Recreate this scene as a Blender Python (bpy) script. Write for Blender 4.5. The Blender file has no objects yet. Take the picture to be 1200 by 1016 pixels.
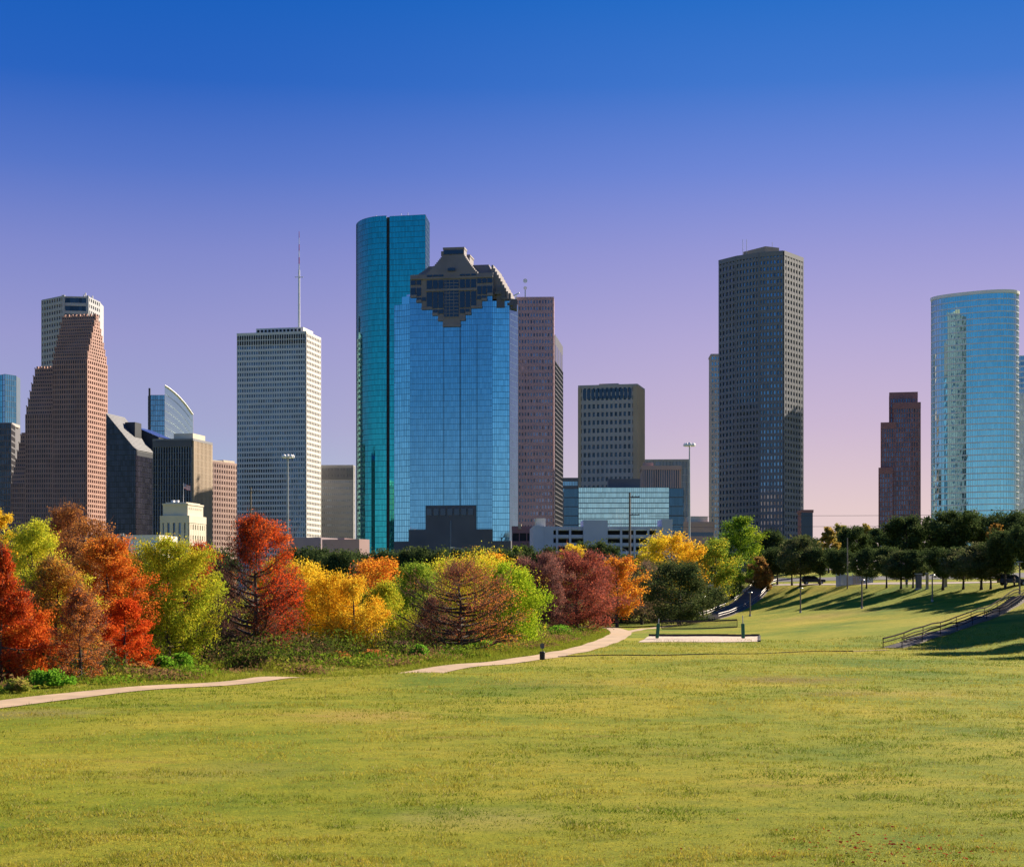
import bpy, bmesh, math, random
import numpy as np
from mathutils import Vector, Matrix

R = math.radians
F, CH, HY = 2000.0, 5.4, 698.0        # focal length in photo pixels, eye height, horizon row of the photograph
EXPO = 1.2
scene = bpy.context.scene
COL = scene.collection
random.seed(7)
rng = np.random.default_rng(11)

# ------------------------------------------------------------------ terrain
def sm(t):
    t = np.clip(t, 0, 1)
    return t * t * (3 - 2 * t)

def zt(x, y):
    x = np.asarray(x, float); y = np.asarray(y, float)
    toe = np.interp(y, [0, 150, 174, 215, 300, 500], [60, 45, 38.8, 29, 24, 24])
    crest = np.interp(y, [0, 225, 270, 350, 500], [140, 97, 81, 54, 46])
    s = np.clip((x - toe) / (crest - toe), 0, 1)
    e = 7.1 * (0.45 * s + 0.55 * s ** 2.2) * sm((x - toe) / 12 + .0)
    b = np.clip(x + .36 * y - 178, 0, 45); e = e + .1 * b * s
    far = 5.0 * sm((y - 330) / 150)
    z = np.maximum(e, far)
    flat = 1 - np.clip(e / 3, 0, 1)
    z = z + 0.05 * np.sin(x * .21 + 1.3) * np.sin(y * .13) + .03 * np.sin(x * .5 + y * .31)
    z = z - 0.35 * np.exp(-((x + 9.8) / 6) ** 2 - ((y - 118) / 5) ** 2)
    z = z + 0.34 * np.exp(-((x + 9.2) / 5) ** 2 - ((y - 108.5) / 4.5) ** 2)
    z = z - 0.34 * np.exp(-((x + 6.9) / 3.4) ** 2 - ((y - 122.5) / 4.5) ** 2) + .30 * np.exp(-((x + 6.0) / 3.6) ** 2 - ((y - 113) / 4.5) ** 2)
    # the bayou bank falls away behind the tree line on the left
    edge = np.interp(y, [0, 90, 150, 200, 260, 330], [-60, -40, -18, -6, 2, 4])
    z = z - 1.2 * sm((edge - x) / 14) * sm((y - 60) / 40) * (1 - sm((y - 330) / 100))
    return z

def at_ground(px, py):
    d = 25.0
    while d < 1500:
        X = (px - 600) * d / F
        zr = CH + (HY - py) * d / F
        if zr <= float(zt(X, d)):
            lo, hi = d - 1.0, d
            for _ in range(18):
                m = (lo + hi) / 2
                if CH + (HY - py) * m / F <= float(zt((px - 600) * m / F, m)): hi = m
                else: lo = m
            return Vector(((px - 600) * hi / F, hi, float(zt((px - 600) * hi / F, hi))))
        d += 1.0
    return Vector(((px - 600) * .3, 600, 5))

def P(px, D): return ((px - 600) * D / F, D)
def Z(py, D): return CH + (HY - py) * D / F
def lin(r, g, b):
    f = lambda c: (c / 255 / 12.92) if c / 255 <= .04045 else ((c / 255 + .055) / 1.055) ** 2.4
    return (f(r), f(g), f(b))

# ------------------------------------------------------------------ mesh helpers
class MB:
    def __init__(self): self.v = []; self.f = []; self.r = []
    def quad(self, a, b, c, d, r=None):
        n = len(self.v); self.v += [tuple(a), tuple(b), tuple(c), tuple(d)]
        self.f.append((n, n + 1, n + 2, n + 3)); self.r.append(random.random() if r is None else r)
    def poly(self, pts, r=.5):
        n = len(self.v); self.v += [tuple(p) for p in pts]
        self.f.append(tuple(range(n, n + len(pts)))); self.r.append(r)
    def box8(self, p):      # p: bottom 4 ccw, top 4
        n = len(self.v); self.v += [tuple(q) for q in p]
        for q in ((3, 2, 1, 0), (4, 5, 6, 7), (0, 1, 5, 4), (1, 2, 6, 5), (2, 3, 7, 6), (3, 0, 4, 7)):
            self.f.append(tuple(n + i for i in q)); self.r.append(.5)
    def box(self, x0, x1, y0, y1, z0, z1):
        self.box8([(x0, y0, z0), (x1, y0, z0), (x1, y1, z0), (x0, y1, z0), (x0, y0, z1), (x1, y0, z1), (x1, y1, z1), (x0, y1, z1)])
    def prism(self, pts, z0, z1):
        n = len(self.v); k = len(pts)
        zz0 = z0 if hasattr(z0, '__len__') else [z0] * k
        zz1 = z1 if hasattr(z1, '__len__') else [z1] * k
        self.v += [(p[0], p[1], z) for p, z in zip(pts, zz0)] + [(p[0], p[1], z) for p, z in zip(pts, zz1)]
        for i in range(k):
            j = (i + 1) % k
            self.f.append((n + i, n + j, n + k + j, n + k + i)); self.r.append(.5)
        self.f.append(tuple(n + k + i for i in range(k))); self.r.append(.5)
        self.f.append(tuple(n + i for i in reversed(range(k)))); self.r.append(.5)
    def tube(self, pts, rad, sides=6, cap=True):
        rings = []
        for i, p in enumerate(pts):
            p = Vector(p)
            d = (Vector(pts[min(i + 1, len(pts) - 1)]) - Vector(pts[max(i - 1, 0)])).normalized()
            a = d.cross(Vector((0, 0, 1)) if abs(d.z) < .9 else Vector((1, 0, 0))).normalized(); b = d.cross(a)
            r = rad[i] if hasattr(rad, '__len__') else rad
            n = len(self.v)
            for k in range(sides):
                t = 2 * math.pi * k / sides
                self.v.append(tuple(p + a * (r * math.cos(t)) + b * (r * math.sin(t))))
            rings.append(n)
        for i in range(len(rings) - 1):
            for k in range(sides):
                k2 = (k + 1) % sides
                self.f.append((rings[i] + k, rings[i] + k2, rings[i + 1] + k2, rings[i + 1] + k)); self.r.append(.5)
        if cap:
            self.f.append(tuple(rings[0] + k for k in reversed(range(sides)))); self.r.append(.5)
            self.f.append(tuple(rings[-1] + k for k in range(sides))); self.r.append(.5)
    def mesh(self, name, mat, smooth=False, fix=True):
        me = bpy.data.meshes.new(name)
        me.from_pydata(self.v, [], self.f)
        at = me.attributes.new('rnd', 'FLOAT', 'FACE'); at.data.foreach_set('value', self.r)
        if fix:
            bm = bmesh.new(); bm.from_mesh(me); bmesh.ops.recalc_face_normals(bm, faces=bm.faces); bm.to_mesh(me); bm.free()
        me.materials.append(mat)
        if smooth:
            me.polygons.foreach_set('use_smooth', [True] * len(me.polygons))
        me.update()
        return me

def link(o, parent=None):
    COL.objects.link(o)
    if parent is not None: o.parent = parent
    return o
def obj(name, mb, mat, parent=None, smooth=False, fix=True):
    o = bpy.data.objects.new(name, mb.mesh(name, mat, smooth, fix))
    link(o, parent)
    if parent is not None and parent.type == 'EMPTY':
        o.matrix_parent_inverse = Matrix.Translation(-parent.location)   # parts are drawn in place coordinates
    return o
def lobj(name, mb, mat, parent, smooth=False):      # part whose mesh is already in its parent's own space
    o = bpy.data.objects.new(name, mb.mesh(name, mat, smooth)); return link(o, parent)
def tag(o, label=None, cat=None, group=None, kind=None):
    if label: o['label'] = label
    if cat: o['category'] = cat
    if group: o['group'] = group
    if kind: o['kind'] = kind
    return o
def thing(name, label, cat, loc=(0, 0, 0), group=None, rz=0):
    o = bpy.data.objects.new(name, None); o.empty_display_size = .5
    o.location = loc; o.rotation_euler = (0, 0, rz); link(o)
    return tag(o, label, cat, group)
def copy_tree(o, parent=None):
    c = o.copy(); COL.objects.link(c)
    if parent is not None: c.parent = parent
    for ch in list(o.children): copy_tree(ch, c)
    return c

def np_mesh(name, V, Fc, mat, cols=None):
    me = bpy.data.meshes.new(name)
    k = Fc.shape[1]
    me.vertices.add(len(V)); me.vertices.foreach_set('co', V.astype(np.float32).ravel())
    me.loops.add(Fc.size); me.loops.foreach_set('vertex_index', Fc.astype(np.int32).ravel())
    me.polygons.add(len(Fc)); me.polygons.foreach_set('loop_start', (np.arange(len(Fc)) * k).astype(np.int32))
    me.update(calc_edges=True)
    if cols is not None:
        at = me.attributes.new('col', 'FLOAT_COLOR', 'FACE')
        c4 = np.ones((len(Fc), 4), np.float32); c4[:, :3] = cols
        at.data.foreach_set('color', c4.ravel())
    me.materials.append(mat)
    return me

# ------------------------------------------------------------------ materials
def new_mat(name):
    m = bpy.data.materials.new(name); m.use_nodes = True
    nt = m.node_tree; b = nt.nodes['Principled BSDF']
    return m, nt, b
def M(name, col, rough=.8, metal=0., var=.12, scale=.15, rnd=0., spec=.4, stretch=(1, 1, 1), bump=0., rrough=0.):
    m, nt, b = new_mat(name)
    N, L = nt.nodes.new, nt.links.new
    geo = N('ShaderNodeNewGeometry')
    mp = N('ShaderNodeMapping'); mp.inputs['Scale'].default_value = stretch; L(geo.outputs['Position'], mp.inputs['Vector'])
    no = N('ShaderNodeTexNoise'); no.inputs['Scale'].default_value = scale; no.inputs['Detail'].default_value = 6
    L(mp.outputs['Vector'], no.inputs['Vector'])
    mr = N('ShaderNodeMapRange'); mr.inputs[1].default_value = .25; mr.inputs[2].default_value = .75
    mr.inputs[3].default_value = 1 - var; mr.inputs[4].default_value = 1 + var
    L(no.outputs['Fac'], mr.inputs[0])
    val = mr.outputs[0]
    if rnd > 0 or rrough > 0:
        at = N('ShaderNodeAttribute'); at.attribute_name = 'rnd'
        if rnd > 0:
            m2 = N('ShaderNodeMapRange'); m2.inputs[3].default_value = 1 - rnd; m2.inputs[4].default_value = 1 + rnd
            L(at.outputs['Fac'], m2.inputs[0])
            mu = N('ShaderNodeMath'); mu.operation = 'MULTIPLY'; L(val, mu.inputs[0]); L(m2.outputs[0], mu.inputs[1]); val = mu.outputs[0]
    vm = N('ShaderNodeVectorMath'); vm.operation = 'SCALE'; vm.inputs[0].default_value = col; L(val, vm.inputs['Scale'])
    L(vm.outputs[0], b.inputs['Base Color'])
    b.inputs['Roughness'].default_value = rough; b.inputs['Metallic'].default_value = metal
    b.inputs['Specular IOR Level'].default_value = spec
    if bump:
        bp = N('ShaderNodeBump'); bp.inputs['Strength'].default_value = bump; bp.inputs['Distance'].default_value = .1
        n2 = N('ShaderNodeTexNoise'); n2.inputs['Scale'].default_value = scale * 12; n2.inputs['Detail'].default_value = 5
        L(geo.outputs['Position'], n2.inputs['Vector']); L(n2.outputs['Fac'], bp.inputs['Height']); L(bp.outputs[0], b.inputs['Normal'])
    return m
def leaf_mat(name, trans=.4):
    m = bpy.data.materials.new(name); m.use_nodes = True; nt = m.node_tree; nt.nodes.clear()
    N, L = nt.nodes.new, nt.links.new
    at = N('ShaderNodeAttribute'); at.attribute_name = 'col'
    d = N('ShaderNodeBsdfDiffuse'); t = N('ShaderNodeBsdfTranslucent'); mx = N('ShaderNodeMixShader'); o = N('ShaderNodeOutputMaterial')
    L(at.outputs['Color'], d.inputs[0]); L(at.outputs['Color'], t.inputs[0])
    mx.inputs[0].default_value = trans; L(d.outputs[0], mx.inputs[1]); L(t.outputs[0], mx.inputs[2]); L(mx.outputs[0], o.inputs[0])
    return m

LEAF = leaf_mat('leaf_surface', .45)
OAKLEAF = leaf_mat('oak_leaf_surface', .35)
BLADE = leaf_mat('grass_blade_surface', .35)
BARK = M('bark', (.06, .045, .035), .9, var=.4, scale=3)
BARKG = M('grey_bark', (.11, .09, .075), .9, var=.4, scale=3)
MT = {}
def glass(key, col, rough=.06, metal=.9, rnd=.12, var=.05):
    MT[key] = M(key, col, rough, metal, var=var, scale=.02, rnd=rnd, spec=.5); return MT[key]
# ------------------------------------------------------------------ tower helpers
def facade(Pa, Pb, z0, z1, nfl, nb, pw, sh, dep, wall, rows, jit=.012, gap=0.0, end=True, sdep=None):
    """Lattice of piers and spandrels standing proud of a wall of panes.  Pa->Pb runs left to right seen from outside."""
    a, b = Vector((Pa[0], Pa[1], 0)), Vector((Pb[0], Pb[1], 0))
    d = (b - a); Ln = d.length; d.normalize(); n = Vector((d.y, -d.x, 0))
    up = Vector((0, 0, 1))
    def strip(s0, s1, q0, q1, o):
        p = [a + d * s0, a + d * s1, a + d * s1 + n * o, a + d * s0 + n * o]
        lo = [q + up * q0 for q in p]; hi = [q + up * q1 for q in p]
        wall.quad(lo[3], lo[2], hi[2], hi[3]); wall.quad(lo[0], lo[3], hi[3], hi[0]); wall.quad(lo[2], lo[1], hi[1], hi[2])
        wall.quad(hi[3], hi[2], hi[1], hi[0]); wall.quad(lo[0], lo[1], lo[2], lo[3])
    if pw > 0:
        for i in range(nb + 1):
            s = Ln * i / nb
            s0, s1 = max(0, s - pw / 2), min(Ln, s + pw / 2)
            if end and i == 0: s1 = s + pw * .8
            if end and i == nb: s0 = s - pw * .8
            strip(s0, s1, z0, z1, dep)
    fh = (z1 - z0) / nfl
    so = dep - .05 if sdep is None else sdep
    if sh > 0:
        for k in range(nfl + 1):
            q = z0 + k * fh
            strip(0, Ln, max(z0, q - sh / 2), min(z1 + .02, q + sh / 2), so)
    for k in range(nfl):
        q0, q1 = z0 + k * fh, z0 + (k + 1) * fh
        while len(rows) <= k: rows.append(MB())
        for i in range(nb):
            s0, s1 = Ln * i / nb, Ln * (i + 1) / nb
            j = [random.uniform(0, jit) + .02 for _ in range(4)]
            rows[k].quad(a + d * s0 + n * j[0] + up * q0, a + d * s1 + n * j[1] + up * q0, a + d * s1 + n * j[2] + up * q1, a + d * s0 + n * j[3] + up * q1)

def put_rows(rows, mat, parent, name='window_row'):
    for mb in rows:
        if mb.v: obj(name, mb, mat, parent, fix=False)

class Fr:
    """local frame of a block: u runs to the right along the front, v runs back; origin at the front right corner"""
    def __init__(s, px, D, a):
        s.C = Vector((*P(px, D), 0)); s.a = R(a); s.D = D
        s.u = Vector((math.cos(s.a), -math.sin(s.a), 0)); s.v = Vector((math.sin(s.a), math.cos(s.a), 0))
    def pt(s, u, v, z=0): return s.C + s.u * u + s.v * v + Vector((0, 0, z))
    def U(s, px, v=0):
        k = (px - 600) / F; c = s.C + s.v * v
        return -(c.x - k * c.y) / (math.cos(s.a) + k * math.sin(s.a))
    def V(s, px, u=0):
        k = (px - 600) / F; c = s.C + s.u * u
        return (k * c.y - c.x) / (math.sin(s.a) - k * math.cos(s.a))
    def Z(s, py, u=0, v=0): return CH + (HY - py) * s.pt(u, v).y / F
    def box(s, mb, u0, u1, v0, v1, z0, z1):
        q = [s.pt(u0, v0), s.pt(u1, v0), s.pt(u1, v1), s.pt(u0, v1)]
        mb.box8([(*p.xy, z0) for p in q] + [(*p.xy, z1) for p in q])
    def wedge(s, mb, u0, u1, v0, v1, z0, za, zb):   # top slopes from za at u0 to zb at u1
        q = [s.pt(u0, v0), s.pt(u1, v0), s.pt(u1, v1), s.pt(u0, v1)]
        mb.box8([(*p.xy, z0) for p in q] + [(*p.xy, z) for p, z in zip(q, (za, zb, zb, za))])

def tower(label, f, pl, pr, ytop, nfl, nbf, nbr, wallm, glassm, pwf=.5, shf=.3, dep=.6, pwr=None, name='office_tower', cat='tower', z0=0, shr=None, wd=None, jit=.012, parapet=1.2, roofm=None, wallr=None):
    """rectangular tower: pl, pr are the photo columns of its left edge and right edge.  pwf, shf are fractions of a bay / a floor"""
    root = thing(name, label, cat, (*f.C.xy, 0))
    u0 = f.U(pl); W = f.V(pr) if wd is None else wd; z1 = f.Z(ytop)
    core = MB(); f.box(core, u0 + .3, -.3, .3, W - .3, z0, z1 - .3)
    wall = MB(); rows = []
    fh = (z1 - z0) / nfl
    facade(f.pt(u0, 0), f.pt(0, 0), z0, z1, nfl, nbf, pwf * -u0 / nbf, shf * fh, dep, wall, rows, jit)
    wall2 = wall if wallr is None else MB()
    facade(f.pt(0, 0), f.pt(0, W), z0, z1, nfl, nbr, (pwf if pwr is None else pwr) * W / nbr, (shf if shr is None else shr) * fh, dep, wall2, rows, jit)
    if wallr is not None: obj('side_wall', wall2, wallr, root)
    if parapet:
        e = dep + .06
        f.box(wall, u0 - .1, e, -e, 0.3, z1 - .3, z1 + parapet); f.box(wall, -.3, e, .35, W, z1 - .3, z1 + parapet)
        f.box(wall, u0 - .1, u0 + .8, .35, W, z1 - .3, z1 + parapet); f.box(wall, u0 + .85, -.35, W - .8, W, z1 - .3, z1 + parapet)
    obj('wall_frame', wall, wallm, root); obj('roof', core, roofm or wallm, root)
    put_rows(rows, glassm, root)
    root['_W'] = W; root['_u0'] = u0; root['_z1'] = z1
    return root, u0, W, z1

def poly_tower(label, pts, z1, nfl, bays, wallm, glassm, pw, sh, dep, name='office_tower', cat='tower', z0=0, back=None, jit=.012, root=None, sdep=None):
    if root is None: root = thing(name, label, cat, (*pts[len(pts) // 2], 0))
    wall = MB(); rows = []
    for i in range(len(pts) - 1):
        nb = bays[i] if hasattr(bays, '__len__') else bays
        Ln = math.dist(pts[i], pts[i + 1])
        facade(pts[i], pts[i + 1], z0, z1, nfl, nb, pw * Ln / nb, sh * (z1 - z0) / nfl, dep, wall, rows, jit, sdep=sdep)
    back = back or [(pts[-1][0] - 2, pts[-1][1] + 25), (pts[0][0] + 2, pts[0][1] + 25)]
    full = list(pts) + list(back)
    cx = sum(p[0] for p in full) / len(full); cy = sum(p[1] for p in full) / len(full)
    shr = [(cx + (p[0] - cx) * .985, cy + (p[1] - cy) * .985) for p in full]
    core = MB(); core.prism(shr, z0, z1 - .2)
    if wall.v: obj('wall_frame', wall, wallm, root)
    obj('roof', core, wallm, root)
    put_rows(rows, glassm, root)
    return root

GR = dict
g_dark = glass('dark_glass', (.05, .06, .085), .1, .7, .35)
g_win = glass('window_glass', (.08, .11, .17), .1, .7, .45)
g_shell = glass('grey_blue_window_glass', (.12, .17, .24), .12, .7, .5)  # somewhat lighter grey blue panes
g_blue = glass('blue_mirror_glass', (.19, .38, .53), .04, .97, .09)
g_teal = glass('teal_mirror_glass', (.045, .42, .43), .04, .97, .14)
g_oval = glass('sky_mirror_glass', (.33, .60, .66), .03, .98, .08)
g_cyan = glass('pale_cyan_glass', (.14, .42, .52), .07, .9, .15)
g_pale = glass('pale_glass', (.60, .68, .64), .08, .9, .14)
g_steel = glass('steel_blue_glass', (.22, .32, .42), .07, .9, .2)
g_violet = glass('violet_tinted_glass', (.20, .17, .22), .1, .7, .6)
w_pink = M('red_granite', (.40, .22, .17), .7, var=.15, scale=.08)
w_white = M('white_travertine', (.68, .65, .61), .75, var=.08, scale=.05)
w_grey = M('grey_concrete', (.37, .345, .335), .8, var=.1, scale=.06)
w_mgrey = M('mid_grey_concrete', (.22, .22, .235), .8, var=.12, scale=.06)
w_lgrey = M('pale_grey_granite', (.36, .37, .40), .7, var=.08, scale=.05)
w_dark = M('black_aluminium', (.035, .04, .05), .45, var=.2, scale=.05)
w_tan = M('tan_stone', (.40, .31, .22), .8, var=.12, scale=.06)
w_brown = M('brown_pink_concrete', (.42, .285, .25), .8, var=.1, scale=.06)
w_rose = M('rose_granite', (.50, .29, .30), .65, var=.12, scale=.06)
w_cream = M('cream_limestone', (.62, .55, .42), .8, var=.1, scale=.15)
w_cap = M('grey_brown_granite', (.215, .19, .195), .7, var=.15, scale=.1)
w_slate = M('slate_granite', (.10, .10, .115), .6, var=.15, scale=.08)
w_maroon = M('maroon_granite', (.23, .115, .125), .7, var=.15, scale=.07)
w_garage = M('painted_concrete', (.38, .41, .52), .8, var=.08, scale=.2)
w_mull = M('grey_mullion', (.12, .17, .22), .4, .5, var=.1)
w_mullt = M('teal_mullion', (.03, .13, .17), .4, .5, var=.1)
w_mullb = M('blue_mullion', (.06, .15, .26), .4, .5, var=.1)
w_band = M('white_metal_band', (.62, .66, .70), .45, .3, var=.1)
m_roof = M('roof_gravel', (.25, .24, .23), .9, var=.2, scale=.3)
m_steel = M('galvanised_steel', (.42, .43, .45), .5, .6, var=.15, scale=1)
m_white = M('white_paint', (.75, .75, .75), .5, var=.05)
m_red = M('red_paint', (.5, .05, .04), .5, var=.05)
m_void = M('opening_shade', (.02, .02, .025), .9, var=.3, scale=.3)  # near-black colour stands in for the unlit depth of openings

A0 = 12
# --- far left glass tower and the lower block in front of it
pts = [P(-40, 1990), P(3, 1950), P(6, 1945), P(19, 1960)]
r = poly_tower('slim teal glass tower cut by the left edge of the picture', pts, Z(439, 1950), 42, [14, 1, 5], w_mull, g_cyan, .08, .08, .25)
pts = [P(-30, 1500), P(13, 1490), P(17.5, 1515)]
r = poly_tower('grey banded office block in front of the slim teal tower at the left edge', pts, Z(497, 1500), 30, [16, 6], w_slate, g_dark, .2, .3, .3, name='office_block', cat='office building')
m = MB(); m.box(P(-20, 1500)[0], P(12, 1500)[0], 1506, 1530, Z(498, 1500), Z(494.5, 1500)); obj('penthouse', m, w_grey, r)
# --- Chase style five sided tower
pts = [P(49, 1735), P(75, 1709), P(103, 1712), P(117, 1745)]
zc = Z(347, 1709)
r = thing('office_tower', 'tall pale grey tower with grid of small windows rising behind the stepped red granite tower', 'tower', (*P(80, 1710), 0))
poly_tower('', pts[:2], zc, 50, [9], w_lgrey, g_dark, .46, .46, .7, root=r)
poly_tower('', pts[1:3], zc - .3, 38, [8], w_lgrey, g_dark, 0, .38, .7, root=r)
poly_tower('', pts[2:], zc, 50, [6], w_lgrey, g_dark, .46, .46, .7, root=r)
m = MB(); m.prism([pts[0], pts[1], (pts[1][0], pts[1][1] + 1), (pts[0][0], pts[0][1] + 1)], zc - 6, zc + .6)
m.prism([(pts[1][0] - 1.5, pts[1][1] - 1.2), (pts[1][0] + 1.0, pts[1][1] - 1.4), (pts[1][0] + 1, pts[1][1] + 1), (pts[1][0] - 1.5, pts[1][1] + 1)], 0, zc + .8)
m.prism([(pts[2][0] - 1.5, pts[2][1] - 1.2), (pts[2][0] + 1.0, pts[2][1] - .9), (pts[2][0] + 1, pts[2][1] + 1), (pts[2][0] - 1.5, pts[2][1] + 1)], 0, zc + .8)
obj('corner_pier', m, w_lgrey, r)
for px, hh in ((73, 4), (98, 4), (100, 6), (108, 3)):
    m = MB(); x, y = P(px, 1725); m.box(x - .6, x + .6, y, y + 1.2, zc - .3, zc + hh); obj('rooftop_unit', m, w_white, r)

# --- stepped red granite tower
f = Fr(101, 1400, A0)
root = thing('stepped_tower', 'red granite tower in three receding sections with stepped gables', 'tower', (*f.C.xy, 0))
W = f.V(125)
for (pl, pr, yr, ye, nb, ns) in ((62, 101, 371, 421, 15, 7), (30, 62, 432, 485, 12, 6), (13, 30, 510, 566, 7, 6)):
    ua, ub = f.U(pl), f.U(pr)
    ze = f.Z(ye, ub); zr = f.Z(yr, ub, W / 2)
    wall = MB(); rows = []; core = MB()
    nfl = max(8, round(ze / 4.1))
    facade(f.pt(ua, 0), f.pt(ub, 0), 0, ze, nfl, nb, .42 * (ub - ua) / nb, .3 * ze / nfl, .7, wall, rows)
    f.box(core, ua + .2, ub - .2, .2, W - .2, 0, ze - .2)
    facade(f.pt(ub, 0), f.pt(ub, W), 0, ze, nfl, 10, .40 * W / 10, .42 * ze / nfl, 1.0, wall, rows)
    dz = (zr - ze) / ns
    for k in range(ns):
        v0, v1 = W * .46 * (k + .6) / ns, W - W * .46 * (k + .6) / ns
        za, zb = ze + k * dz, ze + (k + 1) * dz
        f.box(core, ua + .2, ub - .2, v0 + .2, v1 - .2, za - .2, zb - .25)
        rr = [MB() for _ in range(2)]
        facade(f.pt(ua, v0), f.pt(ub, v0), za - .1, zb, 2, nb, .3 * (ub - ua) / nb, .6 * dz / 2, .6, wall, rr)
        nbr = max(2, round(10 * (v1 - v0) / W))
        facade(f.pt(ub, v0), f.pt(ub, v1), za - .1, zb, 2, nbr, .44 * (v1 - v0) / nbr, .45 * dz / 2, .7, wall, rr)
        rows += rr
        for j in range(nb + 1):    # little finials along each terrace
            uu = ua + (ub - ua) * j / nb
            f.box(wall, uu - .35, uu + .35, v0 - .62, v0 - .1, zb + .01, zb + 1.0)
        f.box(wall, ub - .6, ub + .75, v0 - .3, v0 + 1.2, zb + .02, zb + 1.5); f.box(wall, ub - .6, ub + .75, v1 - 1.2, v1 + .3, zb + .02, zb + 1.5)
    for j in range(9):
        uu = ua + (ub - ua) * (j + .5) / 9
        f.box(wall, uu - .8, uu + .8, W * .46, W * .5, zr - .3, zr + 2.2)
    obj('wall_frame', wall, w_pink, root); obj('roof', core, w_pink, root); put_rows(rows, g_dark, root)

# --- dark glass pair with 45 degree roofs
f = Fr(159, 1238, A0)
root = thing('slant_roof_tower', 'dark bronze glass tower with a steep slanted roof right of the stepped red tower', 'tower', (*f.C.xy, 0))
u0 = f.U(124); W = f.V(180.5); zt0 = f.Z(484, u0); zt1 = f.Z(527)
m = MB(); f.wedge(m, u0 + .3, -.3, .3, W - .3, 0, zt0 - .6, zt1 - .6); obj('wall', m, w_dark, root)
rows = []; wl = MB()
nfl = 36; fh = zt0 / nfl
up = Vector((0, 0, 1))
for k in range(nfl):
    q0, q1 = k * fh, (k + 1) * fh
    mb = MB()
    for i in range(14):
        s0, s1 = u0 + (0 - u0) * i / 14, u0 + (0 - u0) * (i + 1) / 14
        lim = lambda s: zt0 + (zt1 - zt0) * (s - u0) / (-u0)
        t0, t1 = min(q1 - .35, lim(s0)), min(q1 - .35, lim(s1))
        if t0 <= q0 + .3: continue
        t1 = max(t1, q0 + .05)
        mb.quad(f.pt(s0 + .1, -.02, q0), f.pt(s1 - .1, -.02, q0), f.pt(s1 - .1, -.02, t1), f.pt(s0 + .1, -.02, t0))
    if q1 <= zt1:
        for i in range(8):
            s0, s1 = W * i / 8, W * (i + 1) / 8
            mb.quad(f.pt(.02, s0 + .1, q0), f.pt(.02, s1 - .1, q0), f.pt(.02, s1 - .1, q1 - .35), f.pt(.02, s0 + .1, q1 - .35))
    rows.append(mb)
put_rows(rows, glass('bronze_glass', (.035, .035, .05), .15, .5, .4), root)
m = MB(); n = 24
for i in range(n):
    a_, b_ = i / n, (i + .86) / n
    m.quad(f.pt(u0 * (1 - a_), .2, zt0 + (zt1 - zt0) * a_), f.pt(u0 * (1 - b_), .2, zt0 + (zt1 - zt0) * b_), f.pt(u0 * (1 - b_), W - .2, zt0 + (zt1 - zt0) * b_), f.pt(u0 * (1 - a_), W - .2, zt0 + (zt1 - zt0) * a_))
obj('sloped_roof', m, M('roof_metal', (.095, .10, .115), .6, 0, var=.15, scale=.1, rnd=.12), root, fix=False)
m = MB(); f.box(m, u0 + 6, u0 + 14, W * .6, W * .95, zt0 - 16, zt0 - 5); obj('penthouse', m, w_dark, root)
f = Fr(186, 1275, A0)
root = thing('slant_roof_tower', 'second slanted roof tower with bluish glass slope just behind the dark one', 'tower', (*f.C.xy, 0))
u0 = f.U(158); W = f.V(206); z0_, z1_ = f.Z(500, u0), f.Z(512)
m = MB(); f.wedge(m, u0, 0, 0, W, 0, z0_ - .5, z1_ - .5); obj('wall', m, w_dark, root)
m = MB()
for i in range(8):
    a_, b_ = i / 8, (i + .9) / 8
    m.quad(f.pt(u0 * (1 - a_), .2, z0_ + (z1_ - z0_) * a_), f.pt(u0 * (1 - b_), .2, z0_ + (z1_ - z0_) * b_), f.pt(u0 * (1 - b_), W - .2, z0_ + (z1_ - z0_) * b_), f.pt(u0 * (1 - a_), W - .2, z0_ + (z1_ - z0_) * a_))
obj('sloped_roof', m, g_steel, root, fix=False)
# --- sail shaped glass tower
D = 1720
root = thing('sail_tower', 'glass tower with a curved sail shaped fin and thin mast', 'tower', (*P(193, D), 0))
poly_tower('', [P(173.5, D + 8), P(176.5, D), P(193, D)], Z(463, D), 40, [1, 6], w_mull, g_steel, .1, .12, .2, root=root)
sail = MB(); rows = []
tops = [(193, 452.5), (197, 454.5), (201, 457), (205, 459.8), (209, 463), (213, 467), (217, 471), (221, 476), (224, 480), (226.3, 483)]
for (x0, y0), (x1, y1) in zip(tops[:-1], tops[1:]):
    d0, d1 = D - 4 + (x0 - 193) * .9, D - 4 + (x1 - 193) * .9
    p0, p1 = P(x0, d0), P(x1, d1)
    sail.box8([(*p0, 0), (*p1, 0), (p1[0], p1[1] + 2, 0), (p0[0], p0[1] + 2, 0), (*p0, Z(y0, d0)), (*p1, Z(y1, d1)), (p1[0], p1[1] + 2, Z(y1, d1)), (p0[0], p0[1] + 2, Z(y0, d0))])
obj('sail_fin', sail, g_pale, root)
rim = MB()
rim.tube([(*P(x, D - 5 + (x - 193) * .9), Z(y, D) + .2) for x, y in tops], .7, 5); obj('fin_edge', rim, m_white, root)
m = MB()
for k in range(1, 26):
    pts2 = [(*P(x, D - 4.6 + (x - 193) * .9), Z(y, D) * k / 26) for x, y in tops]
    m.tube(pts2, .14, 4)
obj('mullion_grid', m, w_mull, root)
m = MB(); x, y = P(175.3, D); m.box(x - .9, x + .9, y - 1, y + .6, 0, Z(455, D)); obj('mast', m, w_dark, root)

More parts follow.
